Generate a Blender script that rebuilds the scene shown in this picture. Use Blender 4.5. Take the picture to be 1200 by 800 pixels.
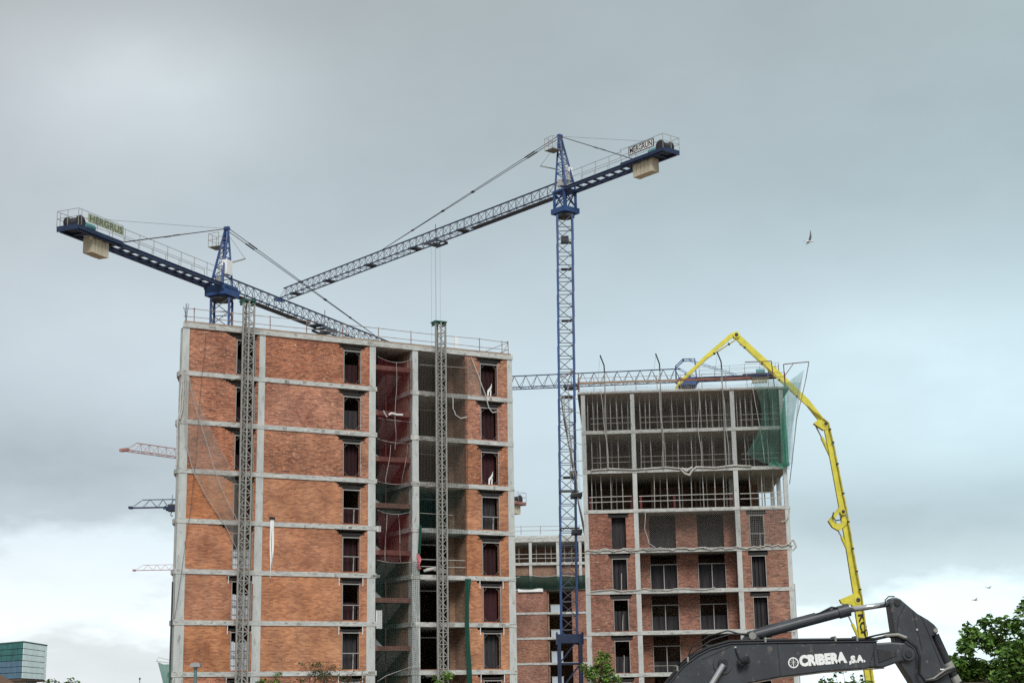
import bpy, bmesh, math, random
from mathutils import Vector, Matrix
random.seed(7)
R = math.radians
scene = bpy.context.scene
COL = scene.collection
for o in list(bpy.data.objects):
    bpy.data.objects.remove(o)

# ------------------------------------------------------------------ camera
EYE = 4.2
cam = bpy.data.cameras.new('camera')
cam.sensor_width = 36.0
cam.lens = 1849.1 / 1200 * 36
cam.clip_start = 0.5
cam.clip_end = 6000
camo = bpy.data.objects.new('camera', cam)
COL.objects.link(camo)
camo.matrix_world = Matrix(((0.99985, 0.0171, 0.0, 0.0), (0.00376, -0.21966, -0.97557, 0.0), (-0.01668, 0.97543, -0.21969, EYE), (0, 0, 0, 1)))
scene.camera = camo

# ------------------------------------------------------------------ light
SUN_ELEV, SUN_AZ = 42.0, 172.0          # azimuth clockwise from +Y: the light comes from behind the camera
world = bpy.data.worlds.new('World')
scene.world = world
world.use_nodes = True
wn, wl = world.node_tree.nodes, world.node_tree.links
wn.clear()


def N(nodes, typ, **kw):
    n = nodes.new(typ)
    for k, v in kw.items():
        setattr(n, k, v)
    return n


def wmath(op, a, b=None, c=None, clamp=False):
    n = N(wn, 'ShaderNodeMath', operation=op, use_clamp=clamp)
    for i, v in enumerate((a, b, c)):
        if v is None:
            continue
        if isinstance(v, (int, float)):
            n.inputs[i].default_value = v
        else:
            wl.new(v, n.inputs[i])
    return n.outputs[0]


SKY = 5.25        # linear picture value -> radiance behind a 0.1 background at exposure 1
out = N(wn, 'ShaderNodeOutputWorld')
bg = N(wn, 'ShaderNodeBackground')
bg.inputs['Strength'].default_value = 0.1
wl.new(bg.outputs[0], out.inputs[0])
nish = N(wn, 'ShaderNodeTexSky', sky_type='NISHITA', sun_disc=False)
nish.sun_elevation = R(SUN_ELEV)
nish.sun_rotation = R(SUN_AZ)
tc = N(wn, 'ShaderNodeTexCoord')
sep = N(wn, 'ShaderNodeSeparateXYZ')
wl.new(tc.outputs['Generated'], sep.inputs[0])
X_, Y_, Z_ = sep.outputs
zc = wmath('MAXIMUM', Z_, 0.0)
ramp = N(wn, 'ShaderNodeValToRGB')
wl.new(zc, ramp.inputs[0])
cr = ramp.color_ramp
stops = [(0.0, (.70, .745, .765)), (.05, (.645, .71, .735)), (.11, (.50, .565, .595)), (.19, (.505, .56, .59)),
         (.29, (.445, .495, .52)), (.42, (.375, .412, .425)), (.6, (.46, .50, .52)), (1.0, (.66, .70, .72))]
cr = ramp.color_ramp
stops = [(0.0, (.70, .77, .82)), (.05, (.66, .74, .79)), (.11, (.50, .585, .64)), (.19, (.47, .55, .60)),
         (.29, (.435, .50, .535)), (.42, (.385, .43, .445)), (.6, (.46, .50, .52)), (1.0, (.66, .70, .72))]
cr.elements[0].position, cr.elements[1].position = 0.0, 1.0
for p, c in stops[1:-1]:
    cr.elements.new(p)
for e, (p, c) in zip(sorted(cr.elements, key=lambda e: e.position), stops):
    e.position = p
    e.color = (*c, 1)
# cloud sheet seen in perspective: project the direction on a plane overhead
den = wmath('ADD', zc, 0.34)
px = wmath('DIVIDE', X_, den)
py = wmath('DIVIDE', Y_, den)
comb = N(wn, 'ShaderNodeCombineXYZ')
wl.new(px, comb.inputs[0])
wl.new(py, comb.inputs[1])


def wnoise(scale, detail, off, rough=.55):
    mp = N(wn, 'ShaderNodeMapping')
    mp.inputs['Location'].default_value = (off, off * .7, off * .3)
    wl.new(comb.outputs[0], mp.inputs[0])
    n = N(wn, 'ShaderNodeTexNoise')
    n.inputs['Scale'].default_value = scale
    n.inputs['Detail'].default_value = detail
    n.inputs['Roughness'].default_value = rough
    wl.new(mp.outputs[0], n.inputs[0])
    return n.outputs[0]


n1 = wnoise(1.5, 4, 3.1)
n2 = wnoise(4.2, 6, 11.7)
n3 = wnoise(12.0, 5, 23.0)
warp = wmath('MULTIPLY_ADD', n2, .16, -.08)
warp2 = wmath('MULTIPLY_ADD', n1, .20, -.10)


def lobe(d, rx, rz, amp, hard=False):
    """one bank of brighter or darker cloud about direction d, broken up by the cloud noise"""
    dx = wmath('DIVIDE', wmath('SUBTRACT', wmath('DIVIDE', X_, wmath('MAXIMUM', Y_, .05)), d[0] / d[1]), rx)
    dz = wmath('DIVIDE', wmath('SUBTRACT', Z_, d[2]), rz)
    r2 = wmath('ADD', wmath('MULTIPLY', dx, dx), wmath('MULTIPLY', dz, dz))
    if hard:
        w = wmath('ADD', wmath('MULTIPLY_ADD', n2, 3.6, -1.8), wmath('MULTIPLY_ADD', n3, 1.4, -.7))
        g = wmath('MULTIPLY', wmath('ADD', wmath('SUBTRACT', 1.0, r2), w), 1.1, clamp=True)
        g = wmath('SMOOTH_MIN', g, 1.0, .3)
    else:
        w = wmath('MULTIPLY', wmath('ADD', warp, warp2), 9.0)
        g = wmath('POWER', 2.718, wmath('MULTIPLY', wmath('ADD', r2, w), -1.0))
        g = wmath('MINIMUM', g, 1.6)
    front = wmath('GREATER_THAN', Y_, 0.0)
    return wmath('MULTIPLY', wmath('MULTIPLY', g, front), amp)


tot = wmath('MULTIPLY_ADD', n1, .34, .83)
tot = wmath('ADD', tot, wmath('MULTIPLY_ADD', n2, .20, -.10))
tot = wmath('ADD', tot, wmath('MULTIPLY_ADD', n3, .11, -.055))
for L in [((-.225, .90, .365), .11, .05, .40), ((-.262, .956, .070), .17, .042, .34, True), ((-.29, .95, .142), .20, .026, -.21),
          ((.285, .962, .026), .20, .045, .44, True), ((.285, .941, .185), .18, .070, .40), ((.258, .96, .106), .16, .021, -.23),
          ((-.02, .965, .19), .24, .08, .20), ((-.25, .95, .23), .14, .04, .14)]:
    tot = wmath('ADD', tot, lobe(*L))
tint = N(wn, 'ShaderNodeMix', data_type='RGBA')
tint.inputs[6].default_value = (1.08, 1.035, 1.01, 1)
tint.inputs[7].default_value = (.97, 1.05, 1.035, 1)
wl.new(wmath('MULTIPLY_ADD', X_, 1.6, .5, clamp=True), tint.inputs[0])
mul = N(wn, 'ShaderNodeVectorMath', operation='MULTIPLY')
wl.new(ramp.outputs[0], mul.inputs[0])
wl.new(tint.outputs[2], mul.inputs[1])
sc = N(wn, 'ShaderNodeVectorMath', operation='SCALE')
wl.new(mul.outputs[0], sc.inputs[0])
wl.new(wmath('MULTIPLY', tot, SKY), sc.inputs['Scale'])
mixs = N(wn, 'ShaderNodeMix', data_type='RGBA')
mixs.inputs[0].default_value = 0.94
wl.new(nish.outputs[0], mixs.inputs[6])
wl.new(sc.outputs[0], mixs.inputs[7])
wl.new(mixs.outputs[2], bg.inputs[0])

sun = bpy.data.lights.new('sun', 'SUN')
sun.energy = 1.5
sun.angle = R(26)
sun.color = (1.0, .975, .94)
suno = bpy.data.objects.new('sun', sun)
COL.objects.link(suno)
sd = Vector((math.sin(R(SUN_AZ)) * math.cos(R(SUN_ELEV)), math.cos(R(SUN_AZ)) * math.cos(R(SUN_ELEV)), math.sin(R(SUN_ELEV))))
suno.rotation_euler = sd.to_track_quat('Z', 'Y').to_euler()
suno.location = sd * 100

vs = scene.view_settings
vs.view_transform = 'Standard'
vs.look = 'None'
vs.exposure = 1.0
vs.gamma = 1.0
scene.render.engine = 'CYCLES'
scene.cycles.transparent_max_bounces = 24
scene.cycles.max_bounces = 6
scene.cycles.use_denoising = False

# ------------------------------------------------------------------ materials


def mat(name, c, rough=.75, var=.18, scale=1.0, stretch=(1, 1, 1), metallic=0.0, c2=None, spots=None, bump=0.0, spec=.3):
    m = bpy.data.materials.new(name)
    m.use_nodes = True
    nt = m.node_tree
    ns, ls = nt.nodes, nt.links
    b = ns['Principled BSDF']
    b.inputs['Roughness'].default_value = rough
    b.inputs['Metallic'].default_value = metallic
    b.inputs['Specular IOR Level'].default_value = spec
    t = ns.new('ShaderNodeTexCoord')
    mp = ns.new('ShaderNodeMapping')
    mp.inputs['Scale'].default_value = stretch
    ls.new(t.outputs['Object'], mp.inputs[0])
    nz = ns.new('ShaderNodeTexNoise')
    nz.inputs['Scale'].default_value = scale
    nz.inputs['Detail'].default_value = 6
    nz.inputs['Roughness'].default_value = .65
    ls.new(mp.outputs[0], nz.inputs[0])
    rp = ns.new('ShaderNodeValToRGB')
    ls.new(nz.outputs[0], rp.inputs[0])
    lo = c2 if c2 else tuple(x * (1 - var) for x in c)
    hi = c if c2 else tuple(x * (1 + var) for x in c)
    rp.color_ramp.elements[0].position = .34
    rp.color_ramp.elements[0].color = (*lo, 1)
    rp.color_ramp.elements[1].position = .66
    rp.color_ramp.elements[1].color = (*hi, 1)
    col = rp.outputs[0]
    if spots:
        n2_ = ns.new('ShaderNodeTexNoise')
        n2_.inputs['Scale'].default_value = spots[1]
        n2_.inputs['Detail'].default_value = 8
        ls.new(mp.outputs[0], n2_.inputs[0])
        r2 = ns.new('ShaderNodeValToRGB')
        r2.color_ramp.elements[0].position = spots[2]
        r2.color_ramp.elements[1].position = spots[2] + .12
        ls.new(n2_.outputs[0], r2.inputs[0])
        mx = ns.new('ShaderNodeMix')
        mx.data_type = 'RGBA'
        ls.new(r2.outputs[0], mx.inputs[0])
        ls.new(col, mx.inputs[6])
        mx.inputs[7].default_value = (*spots[0], 1)
        col = mx.outputs[2]
    ls.new(col, b.inputs['Base Color'])
    if bump:
        bp = ns.new('ShaderNodeBump')
        bp.inputs['Strength'].default_value = bump
        bp.inputs['Distance'].default_value = .02
        ls.new(nz.outputs[0], bp.inputs['Height'])
        ls.new(bp.outputs[0], b.inputs['Normal'])
    return m


def brick_mat(name, c1, c2, mortar, dark, light, seed=0.0, clean=0.0):
    """fair-faced brickwork: courses, single odd bricks, long streaks of overburnt bricks, mortar crumbs"""
    m = bpy.data.materials.new(name)
    m.use_nodes = True
    ns, ls = m.node_tree.nodes, m.node_tree.links
    b = ns['Principled BSDF']
    b.inputs['Roughness'].default_value = .9
    b.inputs['Specular IOR Level'].default_value = .15
    t = ns.new('ShaderNodeTexCoord')
    s = ns.new('ShaderNodeSeparateXYZ')
    ls.new(t.outputs['Object'], s.inputs[0])
    ad = ns.new('ShaderNodeMath')
    ls.new(s.outputs[0], ad.inputs[0])
    ls.new(s.outputs[1], ad.inputs[1])
    cb = ns.new('ShaderNodeCombineXYZ')
    ls.new(ad.outputs[0], cb.inputs[0])
    ls.new(s.outputs[2], cb.inputs[1])
    cb.inputs[2].default_value = seed
    bt = ns.new('ShaderNodeTexBrick')
    bt.inputs['Scale'].default_value = 1.0
    bt.inputs['Brick Width'].default_value = .28
    bt.inputs['Row Height'].default_value = .095
    bt.inputs['Mortar Size'].default_value = .010
    bt.inputs['Mortar Smooth'].default_value = .3
    bt.inputs['Bias'].default_value = -.1
    bt.inputs['Color1'].default_value = (*c1, 1)
    bt.inputs['Color2'].default_value = (*c2, 1)
    bt.inputs['Mortar'].default_value = (*mortar, 1)
    ls.new(cb.outputs[0], bt.inputs[0])

    def layer(prev, color, stretch, scale, thr, width, detail=6):
        mp = ns.new('ShaderNodeMapping')
        mp.inputs['Scale'].default_value = stretch
        mp.inputs['Location'].default_value = (thr * 37, scale * 3.1, 0)
        ls.new(cb.outputs[0], mp.inputs[0])
        n = ns.new('ShaderNodeTexNoise')
        n.inputs['Scale'].default_value = scale
        n.inputs['Detail'].default_value = detail
        n.inputs['Roughness'].default_value = .7
        ls.new(mp.outputs[0], n.inputs[0])
        r = ns.new('ShaderNodeMapRange')
        thr = thr + clean
        r.inputs[1].default_value = thr
        r.inputs[2].default_value = thr + width
        ls.new(n.outputs[0], r.inputs[0])
        mx = ns.new('ShaderNodeMix')
        mx.data_type = 'RGBA'
        ls.new(r.outputs[0], mx.inputs[0])
        ls.new(prev, mx.inputs[6])
        mx.inputs[7].default_value = (*color, 1)
        return mx.outputs[2]

    mul = ns.new('ShaderNodeMix')
    mul.data_type = 'RGBA'
    mul.blend_type = 'MULTIPLY'
    mul.inputs[0].default_value = 1
    n0 = ns.new('ShaderNodeTexNoise')
    n0.inputs['Scale'].default_value = .62
    n0.inputs['Detail'].default_value = 5
    ls.new(cb.outputs[0], n0.inputs[0])
    r0 = ns.new('ShaderNodeValToRGB')
    r0.color_ramp.elements[0].position = .32
    r0.color_ramp.elements[0].color = (.68, .65, .66, 1)
    r0.color_ramp.elements[1].position = .68
    r0.color_ramp.elements[1].color = (1.22, 1.24, 1.22, 1)
    ls.new(n0.outputs[0], r0.inputs[0])
    ls.new(bt.outputs[0], mul.inputs[6])
    ls.new(r0.outputs[0], mul.inputs[7])
    c = mul.outputs[2]
    oi = ns.new('ShaderNodeObjectInfo')          # every panel is from its own batch of bricks
    hv = ns.new('ShaderNodeHueSaturation')
    for sock, lo, hi in (('Value', .88, 1.04), ('Saturation', .94, 1.08), ('Hue', .498, .506)):
        mr = ns.new('ShaderNodeMapRange')
        mr.inputs[3].default_value = lo
        mr.inputs[4].default_value = hi
        src = ns.new('ShaderNodeMath')
        src.operation = 'FRACT'
        ml = ns.new('ShaderNodeMath')
        ml.operation = 'MULTIPLY'
        ml.inputs[1].default_value = {'Value': 1.0, 'Saturation': 7.3, 'Hue': 13.7}[sock]
        ls.new(oi.outputs['Random'], ml.inputs[0])
        ls.new(ml.outputs[0], src.inputs[0])
        ls.new(src.outputs[0], mr.inputs[0])
        ls.new(mr.outputs[0], hv.inputs[sock])
    ls.new(c, hv.inputs['Color'])
    c = hv.outputs['Color']
    c = layer(c, dark, (1.0, 9.0, 1), 1.0, .56, .10)
    c = layer(c, tuple(x * .9 for x in dark), (1.0, 3.6, 1), 3.6, .58, .05)
    c = layer(c, tuple(min(1, x * 1.25) for x in c1), (1.0, 3.0, 1), 3.1, .57, .08)
    c = layer(c, tuple(x * .5 for x in dark), (1.0, 6.0, 1), 2.2, .63, .05)
    c = layer(c, light, (1.0, 2.0, 1), 4.0, .60, .05)
    ls.new(c, b.inputs['Base Color'])
    bp = ns.new('ShaderNodeBump')
    bp.inputs['Strength'].default_value = .5
    bp.inputs['Distance'].default_value = .015
    ls.new(bt.outputs['Fac'], bp.inputs['Height'])
    bp.invert = True
    ls.new(bp.outputs[0], b.inputs['Normal'])
    return m


def net_mat(name, c, cell=0.0, cover=.3, fine=.0, diag=True, var=.12):
    """netting: cords on a diamond or square grid (cell metres) or a close weave (fine = cover of the weave)"""
    m = bpy.data.materials.new(name)
    m.use_nodes = True
    ns, ls = m.node_tree.nodes, m.node_tree.links
    b = ns['Principled BSDF']
    b.inputs['Base Color'].default_value = (*c, 1)
    b.inputs['Roughness'].default_value = .8
    b.inputs['Specular IOR Level'].default_value = .1
    o = ns['Material Output']
    tr = ns.new('ShaderNodeBsdfTransparent')
    ms = ns.new('ShaderNodeMixShader')
    uv = ns.new('ShaderNodeUVMap')
    s = ns.new('ShaderNodeSeparateXYZ')
    ls.new(uv.outputs[0], s.inputs[0])

    def mt(op, a, bb=None):
        n = ns.new('ShaderNodeMath')
        n.operation = op
        for i, v in enumerate((a, bb)):
            if v is None:
                continue
            if isinstance(v, (int, float)):
                n.inputs[i].default_value = v
            else:
                ls.new(v, n.inputs[i])
        return n.outputs[0]

    nz = ns.new('ShaderNodeTexNoise')
    nz.inputs['Scale'].default_value = .8
    nz.inputs['Detail'].default_value = 4
    ls.new(uv.outputs[0], nz.inputs[0])
    jit = mt('MULTIPLY', mt('SUBTRACT', nz.outputs[0], .5), 1.2)
    if cell:
        if diag:
            a, bb = mt('ADD', s.outputs[0], s.outputs[1]), mt('SUBTRACT', s.outputs[0], s.outputs[1])
        else:
            a, bb = s.outputs[0], s.outputs[1]
        a, bb = mt('ADD', a, mt('MULTIPLY', jit, cell)), mt('ADD', bb, mt('MULTIPLY', jit, cell * .7))
        f1 = mt('LESS_THAN', mt('FRACT', mt('DIVIDE', a, cell)), cover)
        f2 = mt('LESS_THAN', mt('FRACT', mt('DIVIDE', bb, cell)), cover)
        fac = mt('MAXIMUM', f1, f2)
        if fine:
            fac = mt('MAXIMUM', fac, fine)
    else:
        fac = mt('ADD', mt('MULTIPLY', mt('SUBTRACT', nz.outputs[0], .5), var * 4), fine)
    ls.new(fac, ms.inputs[0])
    ls.new(tr.outputs[0], ms.inputs[1])
    tl = ns.new('ShaderNodeBsdfTranslucent')
    tl.inputs[0].default_value = (*c, 1)
    m2 = ns.new('ShaderNodeMixShader')
    m2.inputs[0].default_value = .3
    ls.new(b.outputs[0], m2.inputs[1])
    ls.new(tl.outputs[0], m2.inputs[2])
    ls.new(m2.outputs[0], ms.inputs[2])
    ls.new(ms.outputs[0], o.inputs[0])
    return m


M = {}
M['concrete'] = mat('concrete', (.50, .515, .50), .9, c2=(.37, .39, .38), scale=1.3, stretch=(1.4, 1.4, .5), spots=((.25, .25, .23), 3.2, .58), bump=.3)
M['concrete_edge'] = mat('concrete_edge', (.52, .525, .505), .9, c2=(.34, .345, .33), scale=2.2, stretch=(.7, 1, 2.5), spots=((.22, .215, .20), 4.0, .55), bump=.3)
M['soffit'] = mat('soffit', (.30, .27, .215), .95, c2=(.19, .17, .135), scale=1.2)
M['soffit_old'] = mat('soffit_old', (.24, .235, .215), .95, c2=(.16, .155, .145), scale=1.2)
M['brick'] = brick_mat('brick', (.48, .195, .118), (.22, .075, .048), (.34, .23, .165), (.085, .045, .042), (.60, .46, .36))
M['brick_clean'] = brick_mat('brick_clean', (.52, .22, .108), (.30, .105, .054), (.34, .23, .165), (.11, .055, .048), (.60, .46, .36), 15.0, clean=.045)
M['brick_dull'] = brick_mat('brick_dull', (.33, .15, .105), (.16, .068, .052), (.27, .20, .165), (.075, .048, .048), (.46, .37, .31), 4.0)
M['brick_inner'] = brick_mat('brick_inner', (.33, .20, .14), (.24, .14, .10), (.24, .19, .15), (.12, .085, .07), (.38, .31, .25), 9.0)
M['dark'] = mat('dark_timber', (.022, .021, .021), .9, .2)
M['frame'] = mat('grey_frame', (.29, .285, .275), .6, .12, 3)
M['galv'] = mat('galvanised_steel', (.26, .255, .235), .6, .2, 3, metallic=.15, spots=((.14, .09, .06), 3, .6))
M['galv_pale'] = mat('pale_steel', (.42, .41, .39), .6, .15, 3, spots=((.22, .16, .12), 3, .62))
M['rail'] = mat('rusty_rail', (.26, .22, .20), .7, .25, 3, spots=((.20, .07, .04), 2, .52))
M['rust'] = mat('rusted_steel', (.13, .055, .04), .8, .3, 5)
M['blue'] = mat('crane_blue', (.028, .068, .19), .55, .25, 2.0, spots=((.06, .05, .055), 4, .62), spec=.35)
M['blue_jib'] = mat('jib_dark_blue', (.020, .034, .085), .55, .3, 2.0, spots=((.045, .04, .045), 4, .6), spec=.35)
M['brace_grey'] = mat('grey_bracing', (.075, .085, .11), .6, .25, 2.0)
M['blue_dark'] = mat('crane_dark_blue', (.018, .032, .075), .55, .25, 2.0, spots=((.05, .035, .03), 4, .62))
M['steel_dark'] = mat('dark_steel', (.035, .038, .045), .55, .25, 3)
M['cable'] = mat('steel_cable', (.06, .06, .065), .6, .2, 3)
M['cream'] = mat('cream_concrete', (.56, .49, .37), .85, .1, 1.4, stretch=(1, 1, .35), spots=((.34, .27, .18), 3.5, .66))
M['cream_dark'] = mat('weathered_concrete', (.30, .24, .15), .9, .2, 1.4)
M['white'] = mat('white_paint', (.72, .73, .72), .6, .06, 2)
M['sheetwhite'] = mat('white_sheet', (.62, .63, .68), .7, .1, 2, stretch=(6, 6, .4))
M['yellow'] = mat('pump_yellow', (.57, .51, .05), .5, .15, 1.6, spots=((.20, .17, .05), 2.2, .68), spec=.4)
M['black'] = mat('black_rubber', (.012, .012, .013), .5, .2, 3)
M['digger'] = mat('charcoal_paint', (.033, .037, .044), .45, .28, 1.6, spots=((.11, .10, .088), 9.0, .61), spec=.45)
M['digger_dark'] = mat('dark_grease', (.022, .023, .026), .55, .3, 3, spots=((.07, .06, .05), 6, .62))
M['chrome'] = mat('chrome_rod', (.62, .62, .64), .18, .03, 2, metallic=.9)
M['maroon'] = mat('maroon_board', (.11, .026, .028), .8, .35, 2.0)
M['brace'] = mat('thin_brace', (.21, .19, .18), .7, .2, 3)
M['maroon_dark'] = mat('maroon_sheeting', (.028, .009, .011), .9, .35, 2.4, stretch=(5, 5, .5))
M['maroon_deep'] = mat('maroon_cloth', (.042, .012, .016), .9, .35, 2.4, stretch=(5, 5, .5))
M['dark_fill_sheet'] = mat('dark_fill_sheeting', (.035, .032, .035), .9, .35, 2.4, stretch=(6, 6, .5))  # dark mesh-like fill of openings; also stands in for the rooms' darkness
M['plank'] = mat('timber_plank', (.27, .20, .15), .9, .3, 2, stretch=(.4, 1, 4))
M['teal'] = mat('teal_machine', (.10, .26, .28), .6, .2, 2)
M['green_cloth'] = mat('green_shade_cloth', (.007, .058, .040), .9, .3, 3, stretch=(3, 3, .6))
M['pink_cloth'] = mat('pink_cloth', (.55, .16, .18), .9, .25, 4)
M['rope'] = mat('pale_rope', (.38, .37, .35), .9, .1, 4)
M['landing'] = mat('landing_edge', (.17, .085, .07), .9, .25, 2)
M['net_bunch_solid'] = mat('bundled_net', (.42, .41, .38), .95, .2, 6, bump=.6)
M['teal_dark'] = mat('green_painted_steel', (.02, .10, .07), .6, .2, 3)
M['plank_red'] = mat('red_timber_board', (.19, .085, .06), .9, .3, 2, stretch=(.4, 1, 4))
M['net_green_far'] = net_mat('far_green_net', (.012, .05, .04), fine=.86, var=.06)
M['red_pale'] = mat('faded_red_steel', (.34, .16, .14), .6, .25, 3)
M['pipe_yellow'] = mat('dusty_yellow_pipe', (.42, .36, .06), .6, .3, 2)
M['rusty_flange'] = mat('dusty_flange', (.12, .095, .075), .8, .3, 4)
M['red'] = mat('crane_red', (.36, .07, .05), .6, .2, 3)
M['lampgreen'] = mat('lamp_post_green', (.10, .17, .17), .5, .15, 3)
M['lampgrey'] = mat('lamp_head_grey', (.30, .30, .31), .5, .12, 3)
M['sign_olive'] = mat('faded_sign_board', (.33, .37, .24), .7, .12, 2)
M['sign_text'] = mat('faded_letters', (.12, .13, .11), .7, .1, 2)
M['earth'] = mat('bare_earth', (.20, .165, .125), .95, .2, .2, spots=((.27, .24, .20), .8, .6), bump=.4)
M['asphalt'] = mat('asphalt', (.055, .055, .056), .9, .15, 2)
M['bark'] = mat('bark', (.07, .055, .04), .95, .25, 3, stretch=(1, 1, .3))
M['feather'] = mat('white_feathers', (.6, .6, .6), .8, .05)
M['feather_dark'] = mat('grey_feathers', (.16, .17, .18), .8, .1)
M['rooftile'] = mat('brown_roof', (.13, .075, .05), .9, .2, 3)
M['dark_panel'] = mat('dark_panel', (.04, .04, .045), .7, .2, 2)
for nm, c in dict(leaf=(.072, .145, .024), leaf2=(.12, .21, .034), leaf3=(.036, .085, .016), leafdry=(.14, .075, .04), leafyoung=(.11, .19, .035)).items():
    M[nm] = mat(nm, c, .6, .22, .6)
M['glass_teal'] = mat('teal_glass', (.012, .13, .125), .35, .25, .5, spec=.25)
M['glass_blue'] = mat('blue_glass', (.07, .155, .235), .35, .2, .5, spec=.25)
M['glass_white'] = mat('pale_glass', (.66, .80, .77), .3, .12, .3, spec=.4)
M['glass_sky'] = mat('sky_reflection_pane', (.42, .48, .52), .12, .1, .5, spec=.8)  # the sky's bluish reflection is put into the pane's base colour
M['drip_dark'] = mat('dirty_concrete', (.27, .265, .245), .95, .25, 6)
M['drip_light'] = mat('pale_mortar', (.50, .49, .46), .95, .2, 6)
M['net_grey'] = net_mat('grey_net', (.17, .16, .145), .155, .085, 0)
M['net_light'] = net_mat('light_grey_net', (.26, .25, .23), .13, .10, 0, diag=False)
M['net_drape'] = net_mat('draped_net', (.42, .40, .36), fine=.25, var=.12)
M['net_side'] = net_mat('grey_side_net', (.34, .33, .31), fine=.16, var=.14)
M['net_veil'] = net_mat('pale_veil_net', (.50, .50, .48), fine=.48, var=.12)
M['net_bunch'] = net_mat('bunched_net', (.46, .45, .42), fine=.62, var=.15)
M['net_green'] = net_mat('green_net', (.10, .24, .195), fine=.34, var=.18)
M['net_green_dense'] = net_mat('dense_green_net', (.06, .26, .18), fine=.80, var=.10)
M['net_red'] = net_mat('red_net', (.115, .016, .022), .10, .12, .13, diag=False)
M['net_dark'] = net_mat('dark_green_net', (.018, .048, .042), .12, .10, .09, diag=False)
M['net_brown'] = net_mat('brown_net', (.10, .085, .072), .11, .14, .12, diag=False)

# ------------------------------------------------------------------ building blocks
OFF = {}


class Frame:
    """a facade's own axes: u along it, d inward, z up"""
    def __init__(s, x, y, yaw):
        s.o = Vector((x, y, 0))
        s.yaw = yaw
        s.m = Matrix.Rotation(yaw, 4, 'Z')

    def w(s, p):
        return s.o + s.m @ Vector(p)


WORLD = Frame(0, 0, 0)


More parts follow.
